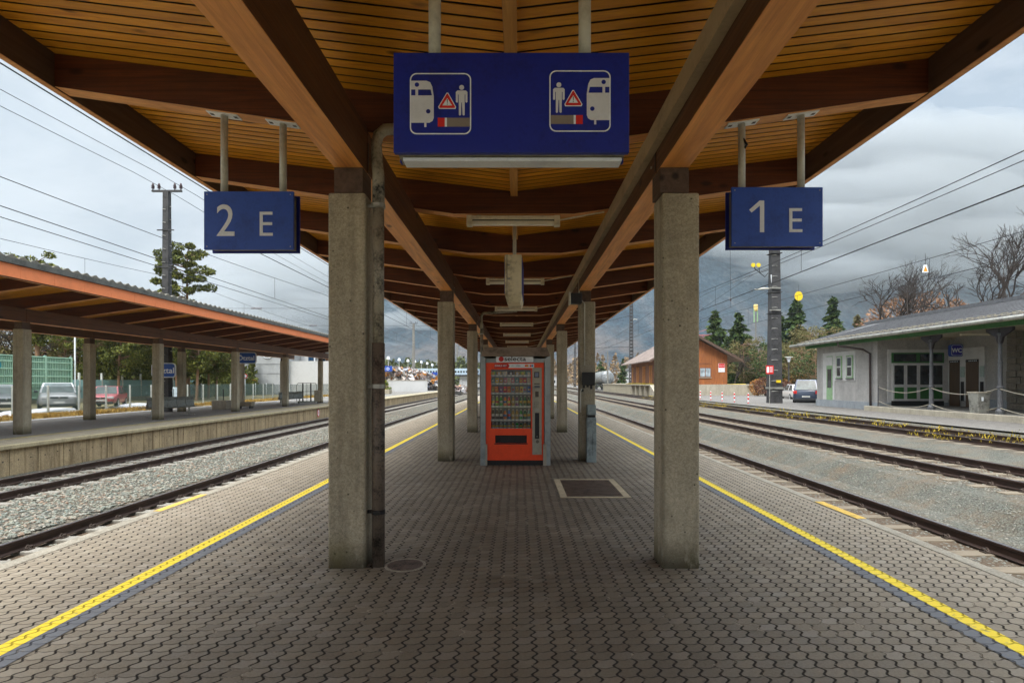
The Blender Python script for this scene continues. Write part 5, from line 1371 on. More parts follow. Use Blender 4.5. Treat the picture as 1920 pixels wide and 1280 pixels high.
# distant masts
M0 = []
def farmast(px, Y, top, base_z, lab, w0=.42, kind=1, arm=True):
    x = at(px, 0, Y).x; h = CAMZ+(VY-top)*Y/FPX-base_z
    t = mast(lab, x, Y, h, w0, w0*.7, base_z, kind)
    if arm: crossarm(t, h, .9, (-.8, -.45, .45, .8))
    return t
farmast(775.5, 127, 607, 0, 'slim dark mast with a fork-like cross arm on the far end of the opposite platform', .62, 1)
farmast(857.5, 235, 650, 0, 'thin far mast seen between the second and third left columns', .7, 1)
t = farmast(1183.5, 90, 563, .03, 'laced steel mast rising behind the tiled roof of the wooden shed', .62, 0)
MB().tube([(.2, 0, 11.6), (.5, 0, 11.8), (1.0, 0, 11.7)], .06, 6).build('lamp_arm', m_pole, t)
farmast(1139.5, 95, 658, 1.3, 'short plain pole in front of the tank wagon', .22, 1, False)
farmast(1078, 150, 640, .03, 'distant mast between the two right-hand columns beyond the cabinet', .6, 0)
farmast(1417, 96, 590, .03, 'slender green signal mast in front of the dark spruces', .22, 1, False)
t = thing('signal_lantern', 'pale yellow lantern with green sides on top of the slender signal mast', 'lantern', (at(1417, 0, 95.5).x, 95.5, at(0, 590, 95.5).z))
MB().box(-.35, -.22, -.1, .1, -1.3, 1.1).build('green_side', m_grn_l, t); MB().box(.22, .35, -.1, .1, -1.3, 1.1).build('green_side', m_grn_l, t)
MB().lathe([(.2, .6), (.34, .8), (.36, 1.6), (.28, 1.75)], n=12).build('lantern', paint('pale yellow', (.85, .62, .22), .5), t)
q = at(1497.5, 555, 50)
t = thing('hanging_disc', 'round yellow disc hanging from the wire above the dark spruces', 'signal disc', (q.x, 50, q.z))
MB().prism([(u*.36, v*.42) for u, v in disc(0, 0, 1, 20)], -.02, .02).build('disc', m_y, t); MB().tube([(0, 0, .4), (0, 0, 1.0)], .012, 4).build('hanger', m_wire, t)
q = at(1735, 504, 26)
t = thing('warning_triangle', 'small white plate with an orange triangle hanging from a wire above the station roof', 'sign', (q.x, 26, q.z))
MB().prism([(-.07, .19), (.07, .19), (.15, -.17), (-.15, -.17)], -.01, .01).build('plate', m_white, t); MB().prism([(0, .13), (.095, -.12), (-.095, -.12)], -.016, -.011).build('triangle', m_oc, t)
MB().tube([(0, 0, .19), (0, 0, .7)], .010, 4).build('hanger', m_wire, t)

def wire(lab, x, z, y0=-10, y1=330, r=.012, span=58, sagd=.5, ph=32, drops=None, x2=None):
    t = thing('overhead_wire', lab, 'wire', (x, 0, 0))
    P = []; n = int((y1-y0)/4)
    for i in range(n+1):
        y = y0+(y1-y0)*i/n; u = ((y-ph)/span) % 1
        P.append((0 if x2 is None else x2*math.sin((y-ph)/span*PI), y, z-sagd*4*u*(1-u)))
    MB().tube(P, r, 5).build('line', m_wire, t)
    if drops:
        for (y, zl) in drops:
            u = ((y-ph)/span) % 1; zz = z-sagd*4*u*(1-u)
            MB().tube([(0, y, zz), (0, y, zl)], r*.7, 4).build('dropper', m_wire, t)
    return t
XL = at(313, 0, 32).x
wire('upper outer line over the insulators of the left mast', XL-.62, 13.05, sagd=.6, r=.014); wire('upper inner line over the insulators of the left mast', XL+.62, 13.05, sagd=.6, r=.014)
wire('carrying wire above the track along the opposite platform', -11.75, 7.0, sagd=.7, drops=[(y, 5.7) for y in (11.5, 19, 27, 38, 46, 54, 66)], r=.011, ph=34)
wire('contact wire above the track along the opposite platform', -11.75, 5.72, sagd=.03, r=.012); wire('second contact wire close beside the first over the left tracks', -11.9, 5.6, sagd=.05, r=.011, x2=.25)
wire('carrying wire passing over the orange edge of the opposite canopy', -24.0, 9.0, sagd=.9, drops=[(y, 7.5) for y in (23, 31, 40, 49, 58)], r=.013, ph=40)
wire('carrying wire over the track beside the near left platform edge', -6.6, 6.6, 12, sagd=.6, r=.010, drops=[(y, 5.0) for y in (24, 33, 42, 52)])
wire('contact wire over the track beside the near left platform edge', -6.6, 5.0, 12, sagd=.02, r=.010)
wire('thick contact wire over the middle right track', 9.85, 5.56, sagd=.04, r=.016)
wire('carrying wire over the middle right track', 9.85, 6.95, sagd=.75, r=.011, drops=[(y, 5.56) for y in (9.6, 19.5, 28, 36, 46, 56)], ph=40)
wire('high feeder wire above the right tracks', 13.95, 8.3, sagd=.5, r=.013, ph=40)
wire('contact wire over the rusty track before the toilet building', 13.95, 5.2, sagd=.03, r=.011)
wire('carrying wire over the rusty track before the toilet building', 13.95, 6.35, sagd=.5, r=.010, drops=[(y, 5.2) for y in (19, 28, 34, 44, 54)], ph=40)
for (pa, pb, Y, lb) in (((960, 0), (0, 0), 0, ''),):
    pass
def span(lab, a, b, r=.012, ins=None):
    t = thing('cross_span_wire', lab, 'wire', tuple(a)); d = Vector(b)-Vector(a)
    MB().tube([(0, 0, 0), tuple(d)], r, 5).build('line', m_wire, t)
    for f in ins or ():
        p = d*f; q = d*(f+.04); MB().tube([tuple(p), tuple(q)], .05, 8).build('insulator', m_ins, t)
span('cross span wire with insulators left of the second left column', at(400, 578, 50), at(905, 578, 50), .014, (.14, .72))
span('lower cross span wire from the fork-armed mast', at(560, 610, 62), at(900, 611, 62), .014, (.06, .42))
span('stay wire running up beside the left of the big right mast', at(1300, 590, 40), at(1416, 512, 40)); span('second stay wire below the first beside the right mast', at(1300, 606, 40), at(1440, 545, 40))
span('thin hanging drop wire below the 1 E sign', at(1369, 470, 38), at(1370, 575, 38), .012, (.86,))
span('bracket wire in front of the mountain left of the laced mast', at(1100, 612, 90), at(1180, 592, 90), .035); span('lower bracket wire left of the laced mast', at(1112, 652, 90), at(1182, 650, 90), .035)

# ------------------------------------------------------------------ buildings in the distance
m_wb = paint('white render', (.52, .53, .53), .8, 0, .06, .4); m_wb2 = paint('grey cladding', (.38, .40, .41), .7, 0, .08, .4); m_bwin = glass('deep blue pane', (.012, .045, .10), .1)
q = at(455, 740, 78); XB0 = q.x; q2 = at(640, 740, 78)
t = thing('commercial_building', 'white and grey commercial building with a clock behind the opposite platform', 'building', (XB0, 78, -.05))
Wb = 7.9
MB().box(0, 6.2, 0, 14, 0, 7.2).build('wall', m_wb2, t); MB().box(6.2, Wb+5, .8, 16, 0, 4.7).build('lower_wall', m_wb, t)
MB().box(6.2, Wb+5, 5, 16, 4.7, 7.4).build('upper_wall', m_wb, t)
for z in (2.9, 4.2, 5.6): MB().box(.0, 6.2, -.02, -.001, z, z+.05).build('panel_joint', m_mast, t)
cl = MB().prism(disc(3.5, 5.75, .75, 28), -.12, -.02).build('clock', m_white, t)
MB().prism(disc(3.5, 5.75, .64, 28), -.14, -.121).build('clock_face', m_wb2, cl)
for k in range(12): MB().bar((3.5+.5*math.sin(k*PI/6), -.15, 5.75+.5*math.cos(k*PI/6)), (3.5+.6*math.sin(k*PI/6), -.15, 5.75+.6*math.cos(k*PI/6)), .03, .03, up=(0, 1, 0)).build('hour_mark', m_black, cl)
MB().bar((3.5, -.16, 5.75), (3.5, -.16, 5.3), .05, .03, up=(0, 1, 0)).build('hand', m_black, cl)
MB().box(-.8, 2.2, -.05, .0, 0, 1.7).build('garage_door', paint('garage door', (.06, .09, .12), .4, .1, .1), t)
MB().box(2.5, 3.4, -.05, .0, 0, 2.9).build('service_door', m_wb2, t)
MB().box(1.1, 2.1, -.1, -.01, 1.75, 2.35).build('orange_sign', m_oc, t)
for x in (7.3, 9.0, 10.4, 11.6, 12.8): MB().box(x, x+.8, 4.90, 4.98, 4.75 if x < 10 else 5.4, 6.9).build('window', m_bwin if x < 10 else glass('dull pane', (.2, .2, .17)), t)
MB().box(8.2, 8.4, 4.7, 4.9, 4.7, 7.2).build('pillar', m_white, t)
MB().box(8.0, Wb+5, 1.0, 5.4, 6.9, 7.7).build('awning', paint('ochre awning', (.28, .20, .07), .7), t)
for x in (10, 11.2, 12.3): MB().box(x, x+.9, 4.6, 4.7, 4.75, 5.35).build('balcony_boards', m_plank_s, t)
fence('green mesh fence with white posts in front of the commercial building', at(345, 0, 57).x, [57+3.1*k for k in range(10)], 1.5, m_mesh, m_white)
t = thing('round_road_sign', 'small round road sign with red rim before the commercial building', 'sign', (at(459.5, 0, 66).x, 66, 0))
MB().tube([(0, 0, 0), (0, 0, 2.4)], .04, 6).build('post', m_white, t); MB().prism(disc(0, 2.4, .28, 20), -.05, -.02).build('rim', m_red, t); MB().prism(disc(0, 2.4, .2, 20), -.06, -.051).build('disc', m_white, t)
t = thing('electric_cabinet', 'pale blue cabinet behind the nearer bench of the opposite platform', 'cabinet', (at(325, 0, 37).x, 37, 0))
MB().box(-.55, .55, -.3, .3, 0, 1.35).build('body', paint('pale blue metal', (.50, .62, .68), .5), t, bevel=.02); MB().box(.18, .22, -.31, -.301, .1, 1.25).build('seam', m_mast, t)

# planter, pale wall, scrap heap, kiosk, far station roof
q = at(716, 738, 81); t = thing('flower_planter', 'wooden flower tub with a yellow green shrub on the far opposite platform', 'planter', (at(718, 0, 81).x, 81, 0))
MB().box(-1.1, 1.1, -.8, .8, 0, .62).build('trough', m_conc, t, bevel=.05)
def ell(n, c, r, seed, shell=.5):
    g = np.random.RandomState(seed); d = g.normal(size=(n, 3)); d /= np.linalg.norm(d, axis=1)[:, None]
    return np.array(c)+d*np.array(r)*(g.rand(n)**(1/3*(1-shell)))[:, None]
m_leafy = foliage('planter leaves', (.05, .10, .02), (.18, .26, .04), (.55, .48, .08), 3); m_fl = foliage('pale flowers', (.35, .28, .22), (.55, .42, .38), (.75, .55, .50), 3)
leafmesh('foliage', np.concatenate([ell(900, (0, 0, 1.15), (.8, .6, .95), 1), ell(300, (0, 0, .8), (1.2, .8, .3), 3)]), .16, m_leafy, t, 1); leafmesh('flowers', ell(500, (-.3, -.1, .95), (1.2, .7, .45), 2), .13, m_fl, t, 2)
q0, q1 = at(700, 733, 100), at(801, 733, 100)
t = thing('concrete_wall', 'plain pale wall in front of the scrap heap', 'wall', (q0.x, 100, 0)); MB().box(-8, q1.x-q0.x, 0, .4, 0, 1.95).build('wall', m_wb, t)
MB().box(-8, q1.x-q0.x+.1, -.05, .45, 1.955, 2.05).build('coping', m_conc_light, t)
# heap of scrap: many small crumpled sheets
gg = np.random.RandomState(11)
m_scrap = NB('mixed scrap'); _c = m_scrap.sep(m_scrap.vor(m_scrap.pos(), 1.3, out='Color'))[0]
m_scrap = m_scrap.fin(m_scrap.ramp(_c, [(.05, (.10, .08, .07)), (.2, (.50, .48, .45)), (.35, (.30, .26, .24)), (.5, (.62, .62, .64)), (.62, (.38, .20, .14)), (.72, (.72, .32, .05)), (.8, (.20, .26, .36)), (.9, (.55, .42, .34)), (.97, (.80, .80, .80))]), .5, .2)
n_ = 3600; u = gg.rand(n_); xs = -33+u*22; hh = 4.6*np.clip(1-np.abs((xs+26)/13)**2.2, .12, 1)
P = np.stack([xs, 112+gg.rand(n_)*8, hh*gg.rand(n_)**.6], 1)
tag(leafmesh('scrap_heap', P, .75, m_scrap, seed=5, elong=1.7), kind='stuff')
q = at(809, 716, 118); t = thing('kiosk', 'small kiosk with red lower wall right of the scrap heap', 'kiosk', (q.x, 118, 0))
MB().box(-.95, 1.1, 0, 2, 1.2, 2.25).build('red_wall', m_red, t); MB().box(-.95, 1.1, 0, 2, 0, 1.195).build('base', m_wb, t); MB().box(-.95, 1.1, .02, 2, 2.255, 3.1).build('window_band', paint('grey band', (.18, .20, .19), .5), t)
MB().box(-1.1, 1.4, -.2, 2.2, 3.105, 3.3).build('roof', m_wb, t); MB().box(.1, 1.3, -.3, -.2, 3.2, 3.75).build('blue_sign', m_blue2, t); text('letter', 'E', .5, m_white, t, (.65, -.02, 1.45))
q0, q1 = at(772, 712, 190), at(896, 712, 190)
t = thing('long_station_hall', 'long white and blue hall with a band of dark windows in the far distance', 'building', (q0.x, 190, 0)); Wl = q1.x-q0.x
MB().box(0, Wl, 0, 10, 4.2, 6.3).build('upper_storey', paint('pale blue cladding', (.42, .55, .66), .6), t)
MB().box(-1, Wl+1, -1, 11, 3.8, 4.15).build('canopy', m_mast, t)
for k in range(24):
    MB().box(.6+k*Wl/24, .6+k*Wl/24+.55, -.05, -.01, 4.9, 5.5).build('window', m_dglass, t)
for k in range(9): MB().box(k*Wl/8-.15, k*Wl/8+.15, 0, .3, 0, 3.8).build('pier', m_wb, t)
MB().box(Wl*.72, Wl, .5, 9, 0, 3.7).build('wall', m_wb, t)
# far platform lamps
l0 = None
for k, (px, py, Y) in enumerate(((728, 671, 135), (748.5, 674, 145), (765, 676, 155), (778, 677.5, 165), (790, 678.5, 175), (801, 681, 185), (810.5, 684, 196))):
    lb = '%s white mushroom-shaped lamp above the distant trees' % ['first', 'second', 'third', 'fourth', 'fifth', 'sixth', 'seventh'][k]
    x, z = at(px, py, Y).x, at(px, py, Y).z
    if l0 is None:
        l0 = thing('yard_lamp', lb, 'street lamp', (x, Y, 0), 0, 'white lamps over the far yard'); Z0l = z
        MB().tube([(0, 0, 0), (0, 0, z)], .07, 6).build('pole', m_wb, l0); MB().lathe([(.45, z-.3), (.36, z), (.30, z+.35), (.05, z+.4)], n=10).build('shade', m_white, l0)
    else: dup(l0, (x, Y, z-Z0l), 0, lb)
# right side: street lamps, crane, low wall, board stack
def parklamp(px, py_top, Y, lab):
    x = at(px, 0, Y).x; z = at(0, py_top, Y).z-.03
    t = thing('street_lamp', lab, 'street lamp', (x, Y, .03)); MB().lathe([(.09, 0), (.07, z-.6)], n=8).build('post', m_mast, t)
    MB().lathe([(.12, z-.62), (.26, z-.1), (.24, z-.05)], n=12).build('lamp_glass', m_white, t); MB().lathe([(.5, z-.06), (.45, z), (.1, z+.05)], n=14).build('cap', m_steel, t)
parklamp(1479, 669, 69, 'street lamp with a flat round cap between the mast and the toilet building'); parklamp(1517, 680, 95, 'farther street lamp just left of the toilet building wall')
m_crane = paint('faded pink crane', (.62, .16, .15), .6, 0, .08)
q = at(1340, 712, 330); t = thing('tower_crane', 'faded pink construction crane behind the wooden shed', 'crane', (q.x, 330, 0))
def truss(name, p, q, w, n, m=m_crane):
    p, q = Vector(p), Vector(q); b = MB(); d = q-p; up = Vector((0, 0, 1)) if abs(d.normalized().z) < .9 else Vector((1, 0, 0)); s = d.cross(up).normalized()*w/2; u = s.cross(d).normalized()*w/2
    C4 = [s+u, s-u, -s-u, -s+u]
    for c in C4: b.bar(p+c, q+c, .28, .28)
    for k in range(n):
        a, c_ = p+d*(k/n), p+d*((k+1)/n)
        for i in range(4): b.bar(a+C4[i], c_+C4[(i+1) % 4], .16, .16)
    return b.build(name, m, t)
truss('tower', (0, 0, 0), (0, 0, 34), 1.8, 14); truss('jib', (-16, 0, 28.5), (6, 0, 28.5), 1.6, 14)
MB().bar((0, 0, 34), (-15, 0, 29.5), .2, .2).build('tie', m_crane, t); MB().bar((0, 0, 34), (5.5, 0, 29.5), .2, .2).build('tie', m_crane, t); MB().box(-1.2, .9, -1, 1, 25.2, 27).build('cab', m_wb, t)
q0, q1 = at(1385, 736, 82), at(1440, 736, 82)
t = thing('garden_wall', 'low tan wall behind the brown bushes', 'wall', (q0.x, 82, 0)); MB().box(0, q1.x-q0.x+6, 0, .4, 0, 1.25).build('wall', m_conc_light, t); MB().box(-.05, q1.x-q0.x+6, -.05, .45, 1.255, 1.33).build('coping', m_conc, t)
t = thing('board_stack', 'stack of reddish boards on yellow beams at the corner of the dock', 'stack', (at(1377, 0, 70).x, 70, .03))
for k in range(7): MB().box(-1.6, 1.6, -.6, .6, .22+k*.17, .22+k*.17+.12).build('board', m_raft_b, t)
for s in (-1.5, 1.5): MB().box(-1.8 if s < 0 else 1.1, -1.1 if s < 0 else 1.8, -.5, .5, 0, .2).build('beam', m_y, t)
MB().box(-1.3, 1.3, -.4, .4, 1.37, 1.44).build('cover', m_y, t)
q0 = at(1380, 700, 105); t = thing('long_low_building', 'pale low building behind the tree trunks beyond the yard', 'building', (q0.x, 105, 0))
MB().box(0, 26, 0, 10, 0, 3.2).build('wall', paint('cream render', (.50, .48, .40), .8, 0, .1, .4), t); MB().prism([(-.5, 3.2), (26.5, 3.2), (25, 4.6), (1, 4.6)], -.6, 10.5).build('roof', m_tiles, t)
for k in range(8): MB().box(1.5+k*3, 2.6+k*3, -.05, -.01, .9, 2.3).build('window', m_dglass, t)
# white houses behind tank wagon
for i, (px, py, Y, w, h, lb) in enumerate(((1205, 716, 240, 14, 6.5, 'white house behind the small spruce near the tank wagon'), (1165, 716, 260, 12, 8, 'pale house behind the tank wagon'), (1062, 716, 300, 16, 5, 'low pale house far beyond the third right column'))):
    q = at(px, py, Y); t = thing('house', lb, 'house', (q.x, Y, 0)); MB().box(-w/2, w/2, 0, 9, 0, h).build('wall', m_wb, t)
    MB().prism([(-w/2-.6, h), (w/2+.6, h), (0, h+2.6)], -.5, 9.5).build('roof', m_roof if i != 2 else m_tiles, t)
    for k in range(4): MB().box(-w/2+1+k*w/4.2, -w/2+2.1+k*w/4.2, -.05, -.01, 1.2, 2.6).build('window', m_dglass, t)

# ------------------------------------------------------------------ trees
m_bark = wood('bark', (.11, .085, .06), (.05, .037, .027), 'Z', knots=False, rough=.9)
m_barkp = wood('pine bark', (.34, .20, .12), (.12, .075, .05), 'Z', knots=False, rough=.9)
m_twig = paint('bare twigs', (.045, .034, .028), .9, 0, .2); m_twig_l = paint('reddish twigs', (.30, .17, .10), .9, 0, .2)
m_spruce = foliage('spruce needles', (.014, .035, .012), (.045, .085, .022), (.12, .16, .035), .8)
m_pine = foliage('pine needles', (.035, .05, .012), (.12, .14, .025), (.28, .28, .06), .55)
m_olive = foliage('olive foliage', (.07, .07, .02), (.16, .14, .05), (.27, .23, .10), .7)
def spruce(lab, x, y, h, r, seed, z0=0, n=3600, grp=None, m=None):
    t = thing('spruce_tree', lab, 'tree', (x, y, z0), 0, grp); g = np.random.RandomState(seed)
    MB().tube([(0, 0, -.1), (0, 0, h*.5), (0, 0, h*.97)], [h*.018, h*.011, .02], 8).build('trunk', m_bark, t)
    P = []; Bs = []; nb = int(h*9)
    for i in range(nb):
        f = (i+.5)/nb; z = h*(.07+.92*f); a = g.rand()*2*PI; L_ = r*(1-f)**.85*(.65+.5*g.rand())+.12
        k = max(5, int(n/nb*(1.6-1.2*f)))
        s = g.rand(k)**.75; dr = -.32*L_*s**1.1+.12*L_*s**3
        w = .13*L_*(1.15-s)+.05
        o = g.normal(size=(k, 3))*np.stack([w, w, w*.35], 1)
        P.append(np.stack([np.cos(a)*L_*s, np.sin(a)*L_*s, z+dr], 1)+o); Bs.append(np.tile([math.cos(a), math.sin(a), -.35], (k, 1)))
    leafmesh('crown', np.concatenate(P), h*.022+.10, m or m_spruce, t, seed, elong=2.3, bias=np.concatenate(Bs)*1.2); return t
def pine(lab, x, y, h, r, seed, z0=0, n=4600, base=.45, grp=None, m=None):
    t = thing('pine_tree', lab, 'tree', (x, y, z0), 0, grp); g = np.random.RandomState(seed); rr = random.Random(seed)
    lean = (rr.uniform(-.4, .4), rr.uniform(-.4, .4)); b = MB(); b.tube([(0, 0, -.1), (lean[0]*.4, 0, h*.5), (lean[0], lean[1], h*.95)], [h*.017, h*.012, .03], 8)
    P = []; nc = int(40+2*h)
    for i in range(nc):
        f = (i+.5)/nc; z = h*(base+(1-base)*f); a = rr.uniform(0, 2*PI); L_ = r*math.sin(PI*min(1, .22+.78*(1-f)))**.7*rr.uniform(.35, 1.05)+.15
        c = (lean[0]*f+math.cos(a)*L_, lean[1]*f+math.sin(a)*L_, z+L_*.12)
        b.tube([(lean[0]*f, lean[1]*f, z-L_*.18), c], [h*.0045, .015], 4, caps=False)
        s = rr.uniform(.45, .95)*r*.28
        P.append(ell(int(n*1.3/nc), c, (s*1.2, s*1.2, s*.72), seed*97+i, .35))
    b.build('trunk', m_barkp, t); leafmesh('crown', np.concatenate(P), h*.005+.065, m or m_pine, t, seed, elong=2.6); return t
def bare(lab, x, y, h, seed, z0=0, m=None, depth=6, spread=.5, name='bare_tree', grp=None, first=.32, thick=.02):
    t = thing(name, lab, 'tree', (x, y, z0), 0, grp); rr = random.Random(seed); tb = MB(); cb_ = MB()
    def grow(p, d, L_, r, k, mb):
        q = p+d*L_; mid = p.lerp(q, .5)+Vector((rr.gauss(0, L_*.07), rr.gauss(0, L_*.07), 0))
        mb.tube([p, mid, q], [r, r*.85, r*.68], 6 if k < 2 else (4 if k < 4 else 3), caps=False)
        if k >= depth: return
        for j in range(rr.choice((2, 3, 3)) if k else 3):
            az = rr.uniform(0, 2*PI); sp = rr.uniform(.35, 1.0)*spread*(1.25 if k else 1)
            e1 = d.orthogonal().normalized(); e2 = d.cross(e1); nd = (d+(e1*math.cos(az)+e2*math.sin(az))*sp*1.5+Vector((0, 0, .22 if k < 4 else .05))).normalized()
            grow(q if rr.random() < .7 or k == 0 else mid, nd, L_*(rr.uniform(.62, .84) if k else .68), r*(.66 if k else .6), k+1, cb_)
    grow(Vector((0, 0, -.1)), Vector((rr.uniform(-.06, .06), 0, 1)).normalized(), h*first, h*thick, 0, tb)
    mx_ = max(q[2] for q in cb_.v); f_ = h/mx_
    tb.v = [(a*f_, b_*f_, c*f_) for a, b_, c in tb.v]; cb_.v = [(a*f_, b_*f_, c*f_) for a, b_, c in cb_.v]
    tb.build('trunk', m_bark, t); cb_.build('crown', m or m_twig, t, recalc=False); return t
def bush(lab, x, y, h, r, seed, m, z0=0, n=500, twigs=True, name='bush', sz=.1, grp=None):
    t = thing(name, lab, 'bush', (x, y, z0), 0, grp)
    b = MB(); rr = random.Random(seed)
    for k in range(26):
        a = rr.uniform(0, 2*PI); s = rr.uniform(.2, .9); b.tube([(0, 0, 0), (math.cos(a)*r*s*.5, math.sin(a)*r*s*.5, h*.5), (math.cos(a)*r*s, math.sin(a)*r*s, h*rr.uniform(.75, 1))], [.03, .018, .006], 4, caps=False)
    b.build('stems', m_twig, t); leafmesh('foliage', ell(n, (0, 0, h*.58), (r, r, h*.48), seed, .35), sz, m, t, seed, elong=1.8); return t
tops = lambda px, py, Y: (at(px, 0, Y).x, Y, at(0, py, Y).z)
x, y, z = tops(1365, 582, 84); spruce('left of the two dark spruces right of the wooden shed', x-1.2, y+2, z+.2, 4.2, 21, n=6000)
x, y, z = tops(1384, 586, 80); spruce('fuller of the two dark spruces right of the wooden shed', x, y, z, 4.5, 22, n=6500)
x, y, z = tops(1447, 590, 88); spruce('dark spruce partly hidden behind the large right mast', x+1.3, y, z, 4.4, 23, n=6000)
x, y, z = tops(1492, 562, 86); spruce('dark green spruce below the hanging yellow disc', x, y, z, 4.9, 24, n=7000)
x, y, z = tops(1563, 557, 80); spruce('slender spruce standing alone behind the end of the station roof', x, y, z, 3.3, 25, n=5000)
x, y, z = tops(1608, 590, 100); spruce('paler small spruce behind the station roof and beside the bare trees', x, y, z, 3.2, 26, m=m_olive)
x, y, z = tops(1520, 618, 78); pine('yellow green round tree before the dark spruces', x, y, z, 3.4, 27, m=m_olive, base=.3)
x, y, z = tops(1168, 672, 118); spruce('small spruce with snowy lower branches between tank wagon and shed', x, y, z, 1.6, 28, n=1400)
x, y, z = tops(1126, 677, 150); spruce('dark spruce rising behind the tank wagon', x, y, z, 3.4, 29, n=1600)
for i, (px, py, Y, h) in enumerate(((1395, 640, 76, 0), (1425, 650, 74, 0), (1500, 650, 73, 0), (1408, 668, 90, 0), (1530, 660, 70, 0), (1475, 655, 84, 0))):
    x, y, z = tops(px, py, Y); pine('olive shaggy tree beyond the yard, %s' % ['left of the mast', 'touching the mast', 'left of the toilet building wall', 'lowest beside the mast', 'behind the roof end of the toilet building', 'behind the street lamp'][i], x, y, z, 2.9, 40+i, m=[m_olive, m_spruce, m_olive][i % 3], base=.25, n=2200, grp='shaggy trees behind the yard')
x, y, z = tops(1372, 655, 74); bare('bare dark tree with crossing branches beside the wooden shed', x+.5, y, z, 51, m=m_twig, depth=6)
x, y, z = tops(1697, 472, 58); bare('bare tree with a tall forked crown rising over the middle of the station roof', x+.6, y, z, 52, depth=7, first=.46, spread=.38, thick=.020)
x, y, z = tops(1640, 520, 62); bare('bare spreading tree left of the tall forked one over the station roof', x, y, z, 53, depth=6, thick=.022, spread=.6, first=.34, m=m_twig)
x, y, z = tops(1880, 400, 52); bare('largest bare tree at the edge above the station roof', x-.5, y, z, 54, depth=7, spread=.40, first=.44, thick=.022)
x, y, z = tops(1810, 510, 60); bare('low bare tree between the two tall ones over the station roof', x, y, z, 55, depth=6, thick=.022, spread=.62, first=.30)
x, y, z = tops(1720, 560, 90); bush('orange brown leafless thicket behind the bare trees', x, y, z, 9, 61, foliage('orange brown thicket', (.15, .08, .045), (.30, .165, .09), (.44, .27, .16), .5), n=3800, sz=.30)
x, y, z = tops(1840, 575, 85); bush('pinkish thicket low behind the largest bare tree', x, y, z, 8, 62, foliage('pinkish thicket', (.22, .14, .10), (.36, .24, .18), (.48, .34, .27), .5), n=3000, sz=.30)
m_rbush = foliage('red brown twigs', (.07, .03, .022), (.16, .07, .045), (.26, .13, .075), 2); m_obush = foliage('orange twigs', (.22, .10, .03), (.45, .22, .06), (.55, .33, .12), 2)
for px, py, Y, r, m, lb in ((1420, 712, 62, .9, m_obush, 'orange brown bush left of the large right mast'), (1436, 708, 60, 1.2, m_rbush, 'dark red brown bush right behind the large right mast'), (1473, 716, 60, .9, m_rbush, 'narrow red brown bush beside the street lamp post'), (1510, 702, 72, 3.0, m_obush, 'long orange hedge above the white car')):
    x, y, z = tops(px, py, Y); bush(lb, x, y, z-.03, r, px, m, .03, n=900, sz=.09)
# left side
x, y, z = tops(352, 472, 58); pine('tall pine with a round crown rising above the opposite canopy', x, y, z+.2, 2.6, 71, n=9000, base=.42)
x, y, z = tops(72, 484, 50); pine('pine whose tip just shows above the opposite canopy roof', x, y, z, 2.2, 72, base=.4)
for i in range(17):
    px = 150+i*17+rnd.uniform(-6, 6); Y = rnd.uniform(50, 72); x = at(px, 0, Y).x
    pine('yellow green pine in the grove behind the parked cars', x, Y, rnd.uniform(7.2, 8.8)*(1-max(0, px-300)*.0008), rnd.uniform(2.3, 3.0), 80+i, n=7000, base=rnd.uniform(.22, .42), grp='pines in the grove behind the opposite platform')
for i in range(7):
    px = -10+i*22; Y = rnd.uniform(52, 60); x = at(px, 0, Y).x
    if i % 2: bare('leafless grey tree behind the mint green barrier', x, Y, rnd.uniform(8, 10), 110+i, depth=6, grp='leafless trees behind the mint green barrier')
    else: pine('dull green pine behind the mint green barrier', x, Y, rnd.uniform(8.5, 10), 2.9, 120+i, n=2300, base=.2, m=m_olive, grp='pines behind the mint green barrier')
# woodland masses
def wood_mass(name, n, fx, fy, fh, seed, m, sz=.9):
    g = np.random.RandomState(seed); X_ = fx(g.rand(n)); Y_ = fy(g.rand(n)); P = []
    for a, c in zip(X_, Y_):
        h = fh(g); k = 90; s = g.rand(k); w = h*.20*(1-s)**.7
        d = g.normal(size=(k, 2)); P.append(np.stack([a+d[:, 0]*w*.6, c+d[:, 1]*w*.6, h*s], 1))
    return tag(leafmesh(name, np.concatenate(P), sz, m, seed=seed, elong=1.6), kind='stuff')
m_fw = foliage('far wood', (.035, .05, .014), (.09, .115, .03), (.17, .17, .05), .12)
m_fw2 = foliage('autumn wood', (.14, .10, .05), (.30, .19, .09), (.36, .28, .16), .12)
wood_mass('far_woodland_west', 330, lambda u: -78+u*60, lambda u: 225+u*70, lambda g: g.uniform(7, 12), 1, m_fw)
wood_mass('undergrowth_west', 240, lambda u: -60+u*25, lambda u: 62+u*26, lambda g: g.uniform(3, 6), 2, m_pine, .4)
wood_mass('far_woodland_east', 420, lambda u: 20+u*150, lambda u: 240+u*120, lambda g: g.uniform(8, 15), 3, m_fw2)
wood_mass('woodland_east', 160, lambda u: 45+u*50, lambda u: 95+u*30, lambda g: g.uniform(5, 9), 5, m_olive, .5)
wood_mass('far_woodland_centre', 200, lambda u: -30+u*60, lambda u: 420+u*150, lambda g: g.uniform(10, 16), 4, m_fw)

